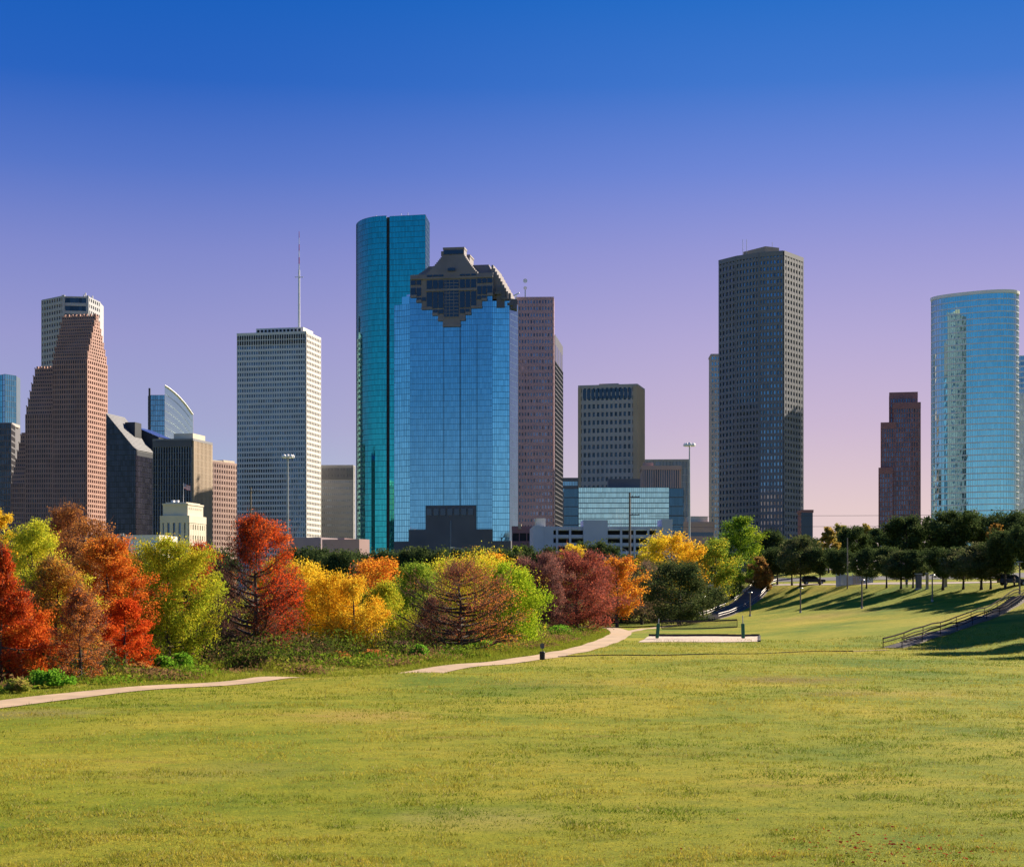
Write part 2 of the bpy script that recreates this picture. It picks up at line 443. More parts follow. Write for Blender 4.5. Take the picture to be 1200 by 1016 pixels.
# --- dark ribbed block; sun warmth painted as tan side ribs, shade as grey front
f = Fr(225, 1100, A0)
root, u0, W, z1 = tower('dark block with tall vertical ribs and a side painted sunlit tan behind the cream city hall', f, 180, 247, 516, 26, 15, 14, w_mgrey, g_dark, .22, .04, 1.3, pwr=.62, name='office_block', cat='office building', shr=.05, wallr=w_tan)
m = MB(); f.box(m, f.U(199), -2, W * .2, W * .85, z1, z1 + 5.2); obj('penthouse', m, w_cream, root)
m = MB(); f.box(m, u0 + .2, .2, -1.36, -.3, z1 - 4, z1 + .2); obj('cornice', m, w_slate, root)

# --- city hall with its flag
f = Fr(221, 850, A0)
root = thing('city_hall', 'cream limestone hall with tall window strips and a flag on its roof', 'hall', (*f.C.xy, 0))
u0 = f.U(188); W = f.V(240.5); zb = f.Z(604); zt_ = f.Z(589.5)
wall = MB(); rows = []
facade(f.pt(u0, 0), f.pt(0, 0), 0, zb - 3, 7, 5, .58 * -u0 / 5, 0.3, .6, wall, rows)
facade(f.pt(0, 0), f.pt(0, W), 0, zb - 3, 8, 7, .56 * W / 7, .5 * zb / 8, .5, wall, rows)
f.box(wall, u0 - .05, .66, -.66, .3, zb - 3.6, zb); f.box(wall, -.3, .67, .32, W, zb - 3.6, zb)
f.box(wall, u0, .5, -.5, 3, 0, 3)
obj('wall', wall, w_cream, root); put_rows(rows, g_win, root)
m = MB(); f.box(m, u0 + .3, -.3, .3, W - .2, 0, zb - .1); obj('roof', m, w_cream, root)
m = MB(); f.box(m, u0 + 1, -.8, .8, W - .8, zb, zt_ - .8); f.box(m, u0 + .7, -.5, .5, W - .5, zt_ - .8, zt_)
f.box(m, u0 + 2, -2, 2, W - 2, zt_, zt_ + .6)
for i in range(7): f.box(m, -.82, -.6, W * (i + 1) / 8.5, W * (i + 1) / 8.5 + .5, zt_ - 3, zt_ - 2)
obj('attic_storey', m, w_cream, root)
for q in (.35, .5): 
    m = MB(); f.box(m, u0 * q - 3, u0 * q - 1.8, 3, 5, zt_ + .61, zt_ + 1.7); obj('rooftop_unit', m, m_white, root)
fp = f.pt(f.U(215, 6), 6, zt_ + .6); ztop = Z(566.5, fp.y)
root = thing('flagpole', 'flagpole carrying the flag above the cream city hall roof', 'flagpole', fp)
m = MB(); m.tube([(fp.x, fp.y, fp.z), (fp.x, fp.y, ztop)], [.13, .07], 8); obj('pole', m, m_white, root)
m = MB(); m.tube([(fp.x, fp.y, ztop), (fp.x, fp.y, ztop + .2)], .14, 8); obj('finial', m, m_white, root)
fw, fhh = 4.0, 2.5
def flagpt(s, t): return (fp.x + .1 + s * fw * .85, fp.y + .25 * math.sin(s * 7) * s, ztop - .3 - t * fhh - s * s * 1.1 + .18 * math.sin(s * 8))
fl = bpy.data.objects.new('flag', None)
m = MB(); mr_ = MB(); mb_ = MB(); st_ = MB()
for i in range(13):
    dst = mr_ if i % 2 == 0 else m
    for k in range(12):
        if i < 7 and k < 5: continue
        dst.quad(flagpt(k / 12, i / 13), flagpt((k + 1) / 12, i / 13), flagpt((k + 1) / 12, (i + 1) / 13), flagpt(k / 12, (i + 1) / 13))
for k in range(5): mb_.quad(flagpt(k / 12, 0), flagpt((k + 1) / 12, 0), flagpt((k + 1) / 12, 7 / 13), flagpt(k / 12, 7 / 13))
for i in range(9):
    for k in range(6 if i % 2 == 0 else 5):
        cx, cy = (k + (.5 if i % 2 == 0 else 1)) / 6 * 5 / 12, (i + .5) / 9 * 7 / 13
        p = Vector(flagpt(cx, cy)) + Vector((0, -.03, 0))
        ring = [p + Vector((math.sin(t * math.pi / 5) * (.085 if t % 2 == 0 else .035), 0, math.cos(t * math.pi / 5) * (.085 if t % 2 == 0 else .035))) for t in range(10)]
        st_.poly(ring)
flag_o = obj('flag', mr_, M('flag_red', (.55, .03, .05), .8), root, fix=False)
for nm, mm, ma in (('white_stripe', m, m_white), ('blue_canton', mb_, M('flag_blue', (.02, .03, .22), .8)), ('star', st_, m_white)):
    o = obj(nm, mm, ma, None, fix=False); o.parent = flag_o; o.matrix_parent_inverse = Matrix.Identity(4)
    if nm == 'star': o['kind'] = 'stuff'; o.name = 'star_field'

# --- brown gridded mid-rise, One Shell style tower, grey louvred block
f = Fr(277.5, 1470, -62)
root, u0, W, z1 = tower('brown pink office block with a dense window grid left of the tall white tower', f, 247, 284, 545, 25, 11, 6, w_brown, g_dark, .46, .42, .8, wd=30, name='office_block', cat='office building')
for p0, p1, hh in ((248, 262, 2.2), (263, 276, 3.2)):
    m = MB(); f.box(m, f.U(p0), f.U(p1), 1, 10, z1, z1 + hh); obj('rooftop_unit', m, w_cream, root)
f = Fr(358, 1383, A0)
root, u0, W, z1 = tower('tall white travertine tower with ribbed floor bands and a rooftop antenna', f, 278, 375, 390, 50, 29, 9, w_white, g_shell, .3, .40, .9, pwr=.34, shr=.46)
m = MB(); f.box(m, u0 + 14, -4, 6, W - 6, z1, z1 + 5.6)
obj('penthouse', m, w_white, root)
mm = MB()
for i in range(12):
    ua = u0 + 15 + (-u0 - 20) * i / 12; f.box(mm, ua, ua + 1.9, 5.8, 5.97, z1 + .9, z1 + 4.3)
obj('louvre', mm, m_void, root)
mm = MB()
for k in range(2):
    for i in range(29):
        ua = u0 + (-u0) * i / 29; f.box(mm, ua + .5, ua + 1.6, -.965, -.5, z1 - 4.6 - k * 4.3, z1 - 1.4 - k * 4.3)
obj('loggia_shade', mm, m_void, root)  # near-black boxes stand in for the shade of the recesses
ax = f.pt(f.U(350.5, 8), 8, z1 + 5.6)
an = obj('antenna', MB(), m_white, root)
m = MB(); m.tube([ax, (ax.x, ax.y, Z(317, ax.y))], [.95, .75], 8); an.data = m.mesh('antenna', m_white)
for i in range(6):
    m = MB(); a_, b_ = 317 - i * 7.6, 317 - (i + 1) * 7.6
    m.tube([(ax.x, ax.y, Z(a_, ax.y)), (ax.x, ax.y, Z(b_, ax.y))], [.5 - i * .05, .46 - i * .05], 6)
    o = obj('mast_section', m, m_red if i % 2 else m_white, an); o.matrix_parent_inverse = an.matrix_parent_inverse.inverted() if False else Matrix.Identity(4)
m = MB(); zz = Z(325, ax.y); m.box(ax.x - 3.4, ax.x + 3.4, ax.y - .25, ax.y + .25, zz - .3, zz + .3)
o = obj('crossarm', m, m_white, an)
for o in list(an.children): o.matrix_parent_inverse = Matrix.Identity(4)
f = Fr(413.5, 1450, 3)
root, u0, W, z1 = tower('plain grey block with a dark louvred crown between the white tower and the teal tower', f, 372, 416, 546.5, 22, 18, 4, w_mgrey, g_shell, .7, .62, .4, name='office_block', cat='office building')
m = MB()
for i in range(26):
    ua = f.U(377) + (-f.U(377)) * i / 26; f.box(m, ua, ua + .55, -.7, -.36, z1 - 11, z1 - 1.2)
obj('louvre', m, w_slate, root)

# --- teal round-ended tower
D = 1330
c = [P(453, D)]
pts = []
for i in range(13):
    t = i / 12 * math.pi / 2
    pts.append(P(453 - 35.5 * math.cos(t), D + 34 * (1 - math.sin(t))))
z1 = Z(253, D)
root = thing('glass_tower', 'tallest tower, teal mirror glass with a rounded left end and a dark vertical seam', 'tower', (*P(455, D), 0))
back = [(pts[-1][0], D + 40), (pts[0][0], D + 60)]
poly_tower('', pts, z1, 71, 3, w_mullt, g_teal, .08, .08, .12, root=root, back=back)
zz = Z(252, D - 4)
p2 = [P(456.5, D + 1), P(498.5, D - 5), P(503.3, D + 24)]
poly_tower('', p2, zz, 71, [24, 10], w_mullt, g_teal, .08, .08, .12, root=root, back=[(p2[2][0] - 2, D + 50), (p2[0][0], D + 50)])
m = MB(); x0, x1 = P(453, D)[0], P(456.6, D)[0]; m.box(x0 + .05, x1 - .05, D + 3, D + 10, 0, z1 - .5); obj('seam', m, w_dark, root)
m = MB()
for px, hh in ((441, 3.0), (443, 2), (450, 1.6), (462, 2.6), (470, 4.6), (478, 5.0), (482, 1.5), (491, 1.8)):
    m = MB(); x, y = P(px, D + 12); m.tube([(x, y, z1 - .4), (x, y, z1 + hh)], .22, 5); m.box(x - .9, x + .9, y - .3, y + .3, z1 + hh * .45, z1 + hh * .45 + .35); obj('rooftop_antenna', m, m_steel, root)
m = MB(); m.box(P(444, D)[0], P(452, D)[0], D + 10, D + 20, z1 - .3, z1 + 1.6); m.box(P(470, D)[0], P(490, D)[0], D + 12, D + 26, z1 - .3, z1 + 1.9); obj('penthouse', m, w_grey, root)
# --- blue mirror tower with the stepped granite crown
D = 1105
f = Fr(577, D - 4, 9)
root = thing('crowned_tower', 'blue mirror glass tower topped by a stepped grey granite crown', 'tower', (*P(529, D), 0))
uL = f.U(480.5); zT = f.Z(346)
pL0 = P(462, f.pt(uL, 0).y + 5); pL1 = f.pt(uL, 0).xy; pR0 = f.pt(0, 0).xy; pR1 = P(597, D - 3.4); pR2 = P(607, D + 13)
zB = 8
nfl = 53
poly_tower('', [pL1, pR0], zT, nfl, 40, w_mullb, g_blue, .07, .06, .12, root=root, jit=.016, back=[f.pt(0, 46).xy, f.pt(uL, 46).xy])
poly_tower('', [pL0, pL1], Z(358, D + 10), 50, 9, w_mullb, glass('sky_bright_chamfer_glass', (.30, .56, .70), .04, .97, .12), .09, .07, .14, root=root, back=[f.pt(uL + 1, 40).xy, (pL0[0] + 3, pL0[1] + 30)])  # lighter tint stands in for a brighter sky reflection on the chamfers
poly_tower('', [(pR1[0] + .05, pR1[1]), pR2], Z(357, D + 10), 50, [8], w_mullb, g_blue, .09, .07, .14, root=root, back=[(pR2[0] - 4, pR2[1] + 10), (pR1[0] - 6, pR1[1] + 20)])
poly_tower('', [pR0, pR1], Z(357, D + 10), 50, [8], w_mullb, MT['sky_bright_chamfer_glass'], .09, .07, .14, root=root, back=[(pR2[0] - 4, pR2[1] + 10), f.pt(-1, 40).xy])
# stepped shoulders of glass
m = MB()
for i, (a_, b_, y) in enumerate(((471, 480, 349), (476.5, 480.4, 346.5))): m.prism([P(a_, pL1[1] + 3.2), P(b_, pL1[1] + .6), P(b_, pL1[1] + 30), P(a_, pL1[1] + 34)], Z(360, D), Z(y, D + 10))
obj('glass_step', m, MT['sky_bright_chamfer_glass'], root)
m = MB()
for i in range(3):
    x0, y0 = 583 + i * 7.2, 341 + i * 6.2
    a_, b_ = P(x0 - 1, D - 5.2 + i * 1.5), P(x0 + 8.5, D - 4.2 + i * 3)
    m.prism([a_, b_, (b_[0], b_[1] + 14), (a_[0], a_[1] + 14)], Z(362, D), Z(y0 - 3, D))
    m.prism([(a_[0] - 1, a_[1] - 1.5), ((a_[0] + b_[0]) / 2, a_[1] - 2.0), ((a_[0] + b_[0]) / 2, a_[1] + 3), (a_[0] - 1, a_[1] + 3)], Z(y0 + 6, D), Z(y0 + 2.5, D))
obj('sawtooth_step', m, w_slate, root)
# central seams
m = MB()
for px, w in ((539.3, .45), (520, .22), (559, .22)): f.box(m, f.U(px) - w / 2, f.U(px) + w / 2, -.25, -.05, 40, f.Z(380))
obj('seam', m, w_dark, root)
# granite crown, inverted steps lying proud of the glass
cap = MB()
cu = f.U(529.6); pxu = (f.U(577) - f.U(481)) / 96.0
hws = [(325, 346.5, 48.3), (346.5, 352.5, 41.2), (352.5, 361, 35.3), (361, 368.3, 22.5), (368.3, 375, 16), (375, 382, 10.2)]
for i, (ya, yb, hw) in enumerate(hws):
    o = -.9 - .02 * i
    f.box(cap, cu - hw * pxu, cu + hw * pxu, o, .4, f.Z(yb), f.Z(ya) if i else f.Z(320))
    nx_ = hws[i + 1][2] if i + 1 < len(hws) else 0
    for sg in (-1, 1):
        e0, e1 = sorted((cu + sg * (hw * pxu + .1), cu + sg * nx_ * pxu)); f.box(cap, e0, e1, o - .5, o + .1, f.Z(yb) - .1, f.Z(yb) + 1.6)
for ya, yb, hw in ((323.5, 325.5, 48), (337.5, 340, 30)):
    f.box(cap, cu - hw * pxu, cu + hw * pxu, -1.75, -.8, f.Z(yb), f.Z(ya))
W = 48
f.box(cap, uL, 0, .42, W, f.Z(346.5), f.Z(320))
# front gable
n = 11
for k in range(n):
    ya, yb = 320 - 24 * k / n, 320 - 24 * (k + 1) / n
    hw = 30 - 16.5 * (k / (n - 1)) ** .85
    f.box(cap, cu - hw * pxu, cu + hw * pxu, -.6 + .01 * k + (k * .5), 15 - .01 * k, f.Z(ya) - .05, f.Z(yb))
    f.box(cap, cu - hw * pxu + 3, cu + hw * pxu - .5, 22 + (k * .25), W - 3, f.Z(ya) - .05, f.Z(yb) - 3)
f.box(cap, cu - 12 * pxu, cu + 12.5 * pxu, 5.2, 14.5, f.Z(296.1), f.Z(287.6)); f.box(cap, cu - 12.4 * pxu, cu + 13 * pxu, 4.9, 14.8, f.Z(288.8), f.Z(286.6))
f.box(cap, cu - 15 * pxu, cu - 11.9 * pxu, 6.2, 14.2, f.Z(296.1), f.Z(290.5))
f.box(cap, cu - 6 * pxu, cu + 12.4 * pxu, 26, W - 8, f.Z(300), f.Z(289.2)); f.box(cap, cu - 7 * pxu, cu + 13 * pxu, 25.6, W - 7.6, f.Z(290.2), f.Z(288.2))
# cross gable shoulders
n = 9
for k in range(n):
    ya, yb = 320 - 14 * k / n, 320 - 14 * (k + 1) / n
    t = (k + .4) / n
    hl, hr = 48 - 17 * t ** .8, 47 - 8 * t
    f.box(cap, cu - hl * pxu, cu + hr * pxu, 6 + 6 * t, W - 2 - 9 * t, f.Z(ya) - .04, f.Z(yb))
# right stepped buttress going down to the chamfer
for k in range(9):
    y0 = 304 + k * 3.9
    f.box(cap, -1.0 + k * 1.15, .3 + k * 1.2, 2.2, W - 12 + .1 * k, f.Z(346.5) - 2, f.Z(y0 + 6))
obj('granite_crown', cap, w_cap, root)
m = MB()
def strip(p0, p1, y0, y1, o=-1.35):
    m = MB(); f.box(m, f.U(p0), f.U(p1), o, o + .7, f.Z(y1), f.Z(y0)); obj('crown_window', m, g_dark, root)
for a_, b_ in ((500.6, 507), (508, 513.3), (514.3, 520), (539.4, 545), (546.2, 551.2), (552.5, 558.2)):
    for ya, yb in ((327, 337), (341, 360 if (a_ > 505 and a_ < 552) else 358)): strip(a_, b_, ya, yb)
    strip(a_, b_, 320.8, 322.8, -1.3)
for a_, b_ in ((508, 513.3), (514.3, 520), (539.4, 545), (546, 550.5)): strip(a_, b_, 361.8, 366.6)
for a_, b_ in ((481.8, 487.4), (488.7, 493.8), (559.8, 564.5), (565.5, 570.3), (571.3, 577)):
    strip(a_, b_, 335.5, 345); strip(a_, b_, 326.5, 332, -1.3)
for a_, b_ in ((489, 494), (495, 499.5), (559.5, 564), (565, 570.2)): strip(a_, b_, 346.8, 351)
strip(521, 537.8, 327.5, 371); strip(525, 533.6, 313, 316.5, -1.0); strip(518.5, 541.5, 290, 294.8, 4.6)
m = MB()
for px in (527, 532, 523): f.box(m, f.U(px), f.U(px) + .25, -1.5, -1.3, f.Z(371), f.Z(327.5))
for k in range(11): f.box(m, f.U(521), f.U(537.8), -1.45, -1.3, f.Z(371 - 4 * k), f.Z(371 - 4 * k) + .35)
obj('crown_mullion', m, w_cap, root)
# granite base steps
bs = MB()
for i, (a_, b_, y) in enumerate(((499, 558, 592), (479.5, 577.5, 620))):
    o = -1.1 - .2 * i
    f.box(bs, f.U(a_), f.U(b_), o, .3, 0, f.Z(y))
bs.prism([(pL0[0] - .3, pL0[1] - .9), (pL1[0], pL1[1] - .9), (pL1[0], pL1[1] + 2), (pL0[0], pL0[1] + 2)], 0, Z(634, D))
bs.prism([(pR0[0], pR0[1] - .9), (pR1[0] + .9, pR1[1] - .9), (pR2[0] + .9, pR2[1]), (pR2[0] - 1, pR2[1] + 1), (pR0[0], pR0[1] + 2)], 0, Z(634, D))
obj('granite_base', bs, w_slate, root)
m = MB()
for i in range(7):
    ua = f.U(500.5 + i * 8.1); f.box(m, ua, ua + 3.3, -1.5, -1.05, f.Z(603.5), f.Z(595.5))
f.box(m, f.U(527.7), f.U(529.7), -1.55, -1.25, 8, f.Z(610))
obj('base_window', m, g_dark, root)

# --- rose granite tower with a roof dish
f = Fr(648, 1310, 2)
root, u0, W, z1 = tower('rose granite tower with square windows right behind the blue crowned tower', f, 604, 648.5, 350, 46, 13, 1, w_rose, g_violet, .5, .5, .7, wd=30)
ap = f.pt(f.U(615.5, 10), 10, z1)
m = MB(); m.tube([ap, (ap.x, ap.y, Z(336, ap.y))], .5, 6); d = obj('roof_mast', m, m_steel, root)
for py, rr_ in ((329.5, 1.7), (338, 1.4)):
    m = MB(); zc = Z(py, ap.y); m.tube([(ap.x, ap.y + 1, zc), (ap.x, ap.y - .2, zc), (ap.x, ap.y - .8, zc)], [rr_ * .5, rr_ * .8, rr_], 12); obj('dish', m, m_white, root)
m = MB(); f.box(m, f.U(611), f.U(621), 4, 16, z1, z1 + 2); obj('penthouse', m, w_cream, root)
m = MB(); q = f.pt(f.U(605), -4, z1); m.tube([(q.x - 3.5, q.y, z1 + .8), (q.x + 2.5, q.y - 2, z1 + 3.4)], .45, 6); m.tube([q + Vector((0, 0, -1)), q + Vector((0, 0, 2.0))], .35, 6); obj('window_washing_crane', m, m_white, root)
pts = [P(648.5, 1420), P(650.5, 1410), P(659.6, 1480)]
zz = Z(392, 1410)
r = poly_tower('slender tower with dark crown and pale reflective side right of the rose granite tower', pts, Z(427, 1430), 52, [2, 12], w_dark, g_steel, .06, .25, .3)
r2 = MB(); r2.prism([pts[0], pts[1], pts[2], (pts[2][0] - 3, pts[2][1] + 20), (pts[0][0], pts[0][1] + 40)], Z(427.5, 1430), zz); obj('dark_crown', r2, w_dark, r)
m = MB()
for i in range(5):
    t0, t1 = (i + .25) / 5, (i + .8) / 5
    a_ = [pts[1][j] + (pts[2][j] - pts[1][j]) * t0 for j in (0, 1)]; b_ = [pts[1][j] + (pts[2][j] - pts[1][j]) * t1 for j in (0, 1)]
    m.quad((a_[0] + .1, a_[1] - .1, zz - 22), (b_[0] + .1, b_[1] - .1, zz - 22), (b_[0] + .1, b_[1] - .1, zz - 8), (a_[0] + .1, a_[1] - .1, zz - 8))
obj('crown_window', m, g_win, r, fix=False)

# --- stone slab tower with louvred top, and the low blocks in front of it
f = Fr(745.5, 1050, 14)
root, u0, W, z1 = tower('tan stone slab tower with square windows and a tall dark window row at its top', f, 678, 754, 451.5, 27, 13, 6, w_grey, g_dark, .44, .46, .9, pwr=.94, shr=.9, parapet=.8)
m = MB()
for i in range(12):
    ua = u0 + 3 + (-u0 - 5) * i / 12; f.box(m, ua, ua + (-u0 - 5) / 12 - .7, -1.02, -.5, f.Z(466.5), f.Z(455))
obj('top_window', m, g_dark, root)
m = MB(); f.box(m, u0 - .2, u0 + 1.8, -.98, -.2, 0, z1 - .5); f.box(m, -1.8, .98, -.99, -.2, 0, z1 - .5); f.box(m, .5, .97, -.2, W, 0, z1 - .5); f.box(m, -24, -12, 4, 14, z1 + .81, z1 + 2); obj('corner_pier', m, w_tan, root)
fq = Fr(784, 805, 1)
root = thing('glass_block', 'low wide pale glass block with dark ends in front of the stone slab tower', 'office building', (*fq.C.xy, 0))
zq = fq.Z(571)
poly_tower('', [fq.pt(fq.U(678), 0).xy, fq.C.xy], zq, 23, 46, w_mull, g_pale, .1, .16, .3, root=root, back=[fq.pt(0, 40).xy, fq.pt(fq.U(678), 40).xy])
g_end = glass('smoked_glass', (.07, .12, .17), .07, .9, .12)
poly_tower('', [fq.pt(fq.U(661), 1.5).xy, fq.pt(fq.U(678) - .05, 1.5).xy], zq - .4, 13, 16, w_slate, g_end, .1, .1, .2, root=root, back=[fq.pt(fq.U(678) - .05, 38).xy, fq.pt(fq.U(661), 38).xy])
poly_tower('', [fq.pt(.05, 1.5).xy, fq.pt(fq.V(0) * 0 + 6.85, 1.5).xy], zq - .3, 13, 14, w_slate, g_end, .1, .1, .2, root=root, back=[fq.pt(6.85, 38).xy, fq.pt(.05, 38).xy])
m = MB(); fq.box(m, fq.U(713.5), fq.U(751), 6, 18, zq, fq.Z(560)); obj('penthouse', m, w_slate, root)
f = Fr(677, 900, 2)
tower('small grey glass block peeping out left of the pale glass block', f, 659.5, 678, 562.5, 18, 9, 1, w_slate, g_steel, .2, .4, .3, wd=15, name='office_block', cat='office building')
# --- ribbed grey block and brown block to the right
f = Fr(807, 1320, 4)
tower('ribbed grey office block behind the brown block with deep slots', f, 750, 808.2, 540, 20, 34, 3, w_grey, g_win, .55, .06, 1.0, wd=26, name='office_block', cat='office building')
f = Fr(796.5, 960, 2)
root, u0, W, z1 = tower('brown office block with deep vertical window slots and a pale lit edge', f, 752, 799.5, 548.5, 6, 17, 2, w_brown, g_dark, .5, .12, .9, wd=30, name='office_block', cat='office building', pwr=.9)
m = MB(); f.box(m, u0 - .2, 1.05, -1.1, .2, z1 - 1.0, z1 + 1.3); f.box(m, u0 + 1, f.U(766), 2, 10, z1 + 1.31, z1 + 3.3); obj('parapet', m, w_brown, root)
# --- parking garage
f = Fr(788, 640, -2)
root = thing('parking_garage', 'long bluish white parking garage with open decks and two stair blocks', 'parking garage', (*f.C.xy, 0))
uu = lambda px: f.U(px)
zg0, zg1 = 5.0, f.Z(617)
m = MB(); f.box(m, uu(627), -.3, 2.6, 40, 0, zg1 - 1.5); obj('shade_core', m, m_void, root)  # solid near-black block stands in for the shade between the decks
for a_, b_, v0, v1, yt in ((625, 637.5, 0, 30, 616.5), (683.5, 712, -.6, 14, 609.5), (775.5, 788, -.6, 14, 608.5)):
    wl = MB(); f.box(wl, uu(a_), uu(b_), v0, v1, 0, f.Z(yt)); obj('stair_block', wl, w_garage, root)
sl = MB(); pr = MB()
for (pa, pb, nb, zs) in ((637.6, 683.4, 3, 0), (712.1, 775.4, 4, 0)):
    u0, u1 = uu(pa), uu(pb)
    for k in range(7):
        za = zg1 - 3.05 * k
        if za < 1: break
        f.box(sl, u0, u1, .15, .5, za - 1.15, za - .05)
        f.box(sl, u0, u1, .55, 26, za - 1.5, za - 1.2)
    for i in range(1, nb):
        q = u0 + (u1 - u0) * i / nb; pr = MB(); f.box(pr, q - .4, q + .4, -.05, .6, 0, zg1 - .02); obj('pier', pr, w_garage, root)
    pr = MB(); f.box(pr, u1 - 2.2, u1, .05, .58, 0, zg1 - .02) if pb > 700 else f.box(pr, u0, u0 + 3.5, .05, .58, 0, zg1 - .02); obj('pier', pr, w_garage, root)
obj('deck', sl, w_garage, root)
m = MB(); f.box(m, uu(630), uu(641), 10, 22, zg1 - 2, f.Z(606)); obj('lift_housing', m, w_cream, root)
# cars glimpsed on the decks are only dark shapes there; deck lamps
m = MB()
for i in range(5):
    q = uu(715) + i * 4.4; f.box(m, q, q + .1, 4, 4.1, zg1 - .2, zg1 + 2.6)
obj('roof_post', m, m_steel, root)
# low brown annex left of garage
f = Fr(626, 690, 2)
root, u0, W, z1 = tower('low dark brown parking deck with pale stub left of the white garage', f, 600, 626, 620, 5, 3, 1, w_maroon, m_void, .12, .5, .5, wd=20, name='parking_garage', cat='parking garage')
m = MB(); f.box(m, f.U(607.5), f.U(611), -1, 3, z1, f.Z(614)); obj('lift_housing', m, w_tan, root)
# far low buildings seen in the gap
f = Fr(836, 930, 1)
root, u0, W, z1 = tower('low brown building with a pale parapet in the gap left of the dark faceted tower', f, 800, 838, 614, 4, 1, 1, w_brown, g_dark, 0, .8, .5, wd=20, name='low_building', cat='building')
m = MB(); f.box(m, f.U(806), f.U(830), 3, 12, z1 + .9, z1 + 4.2); obj('penthouse', m, w_cream, root)
# --- tower U and faceted tower V
f = Fr(844, 1450, 2)
tower('slim pale tower with blue windows half hidden behind the dark faceted tower', f, 833, 846, 416.5, 44, 3, 1, w_grey, g_steel, .36, .42, .6, wd=25)
D = 1079
pts = [P(843, D + 31), P(863, D + 17), P(890, D + 6), P(918, D), P(940.5, D + 23), P(937.5, D + 45), P(925, D + 66)]
w_v = M('blue_grey_granite', (.155, .165, .195), .65, var=.1, scale=.05)
z1 = Z(295, D)
g_v = glass('faceted_tower_glass', (.15, .22, .31), .08, .85, .45)
r = poly_tower('dark faceted granite tower, tallest on the right half, with a square roof box', pts, z1, 54, [5, 7, 7, 7, 7, 7], w_v, g_v, .44, .46, .7)
m = MB(); cx = P(892, D)[0]; m.prism([P(871, D + 32), P(897, D + 14), P(913, D + 19), P(913, D + 40), P(871, D + 45)], z1, Z(288.8, D + 14)); obj('penthouse', m, w_tan, r)
par = MB()
for i in range(4):
    a_, b_ = Vector(pts[i]), Vector(pts[i + 1]); dd = (b_ - a_).normalized(); nn = Vector((dd.y, -dd.x))
    par.prism([tuple(a_ + nn * .78), tuple(b_ + nn * .78), tuple(b_ - nn * .6), tuple(a_ - nn * .6)], z1 - 2.4 + .02 * i, z1 + .5 + .02 * i)
obj('parapet', par, w_v, r)
for px in (870.5, 875):
    m = MB(); x, y = P(px, D + 24); m.tube([(x, y, z1), (x, y, Z(281, D + 24))], .16, 5); obj('rooftop_antenna', m, m_steel, r)
m = MB(); x, y = P(905, D + 25); m.tube([(x, y, Z(290, D + 25)), (x, y, Z(284, D + 25))], .15, 5); obj('rooftop_antenna', m, m_steel, r)
f = Fr(952.5, 900, 1)
tower('small blank rose brick block right of the faceted tower foot', f, 939, 953.5, 600, 4, 1, 1, w_maroon, g_dark, 0, 0, .3, wd=15, name='low_building', cat='building')
# --- stepped maroon tower
D = 1480
r = thing('stepped_tower', 'narrow maroon granite tower with setbacks standing alone in the gap', 'tower', (*P(1055, D), 0))
for (pl, pr_, y, dd, nb) in ((1043, 1075.5, 460.5, 12, 11), (1047, 1079, 472.5, 4, 11), (1033, 1050, 496, 8, 6), (1030.5, 1046, 549, 5.5, 5)):
    ff = Fr(pr_, D + dd, 12)
    zz = ff.Z(y); u0 = ff.U(pl); W = 26
    wl = MB(); rows = []; co = MB()
    n = round(zz / 4.2)
    facade(ff.pt(u0, 0), ff.pt(0, 0), 0, zz, n, nb, .5 * -u0 / nb, .22 * zz / n, .7, wl, rows)
    a_, b_ = ff.pt(u0, W), ff.pt(u0, 0)
    facade(a_, b_, 0, zz, n, 6, .4 * W / 6, .3 * zz / n, .7, wl, rows)
    ff.box(co, u0 + .2, -.2, .2, W, 0, zz - .15); ff.box(wl, u0 - .75, .05, -.76, .3, zz - 4.5, zz + .9)
    obj('wall_frame', wl, w_maroon, r); obj('roof', co, w_maroon, r); put_rows(rows, g_win, r)
# --- rounded sky mirror tower
D = 1195
cx, cy = P(1142, D)
A_, B_, th = 30.3, 16.3, R(35)
pts = []
for i in range(64):
    t = 2 * math.pi * i / 64
    sx = math.copysign(abs(math.cos(t)) ** .82, math.cos(t)) * A_; sy = math.copysign(abs(math.sin(t)) ** .82, math.sin(t)) * B_
    pts.append((cx + sx * math.cos(th) + sy * math.sin(th), cy - sx * math.sin(th) + sy * math.cos(th)))
# keep the half facing the park, ordered left to right
i0 = min(range(64), key=lambda i: (pts[i][0]) / pts[i][1]); i1 = max(range(64), key=lambda i: pts[i][0] / pts[i][1])
seq = []; i = i0
while True:
    seq.append(pts[i]);
    if i == i1: break
    i = (i + 1) % 64
if sum(p[1] for p in seq) / len(seq) > cy:
    seq = []; i = i0
    while True:
        seq.append(pts[i])
        if i == i1: break
        i = (i - 1) % 64
rest = [p for p in pts if p not in seq]
zo = Z(342.5, D - 24)
r = thing('glass_tower', 'oval sky blue mirror tower with thin white floor bands near the right edge', 'tower', (cx, cy, 0))
wl = MB(); rows = []
nf = 50
for a_, b_ in zip(seq[:-1], seq[1:]):
    Ln = math.dist(a_, b_); facade(a_, b_, 0, zo, nf, max(1, round(Ln / 1.6)), .07, .75, .22, wl, rows, .016, sdep=.35)
core = MB(); ctr = lambda p, k: (cx + (p[0] - cx) * k, cy + (p[1] - cy) * k)
ring = [ctr(p, .985) for p in seq] + sorted([ctr(p, .985) for p in rest], key=lambda p: -p[0] / p[1])
core.prism(ring, 0, zo - .2)
obj('floor_band', wl, w_band, r); obj('roof', core, m_roof, r); put_rows(rows, g_oval, r)
m = MB()
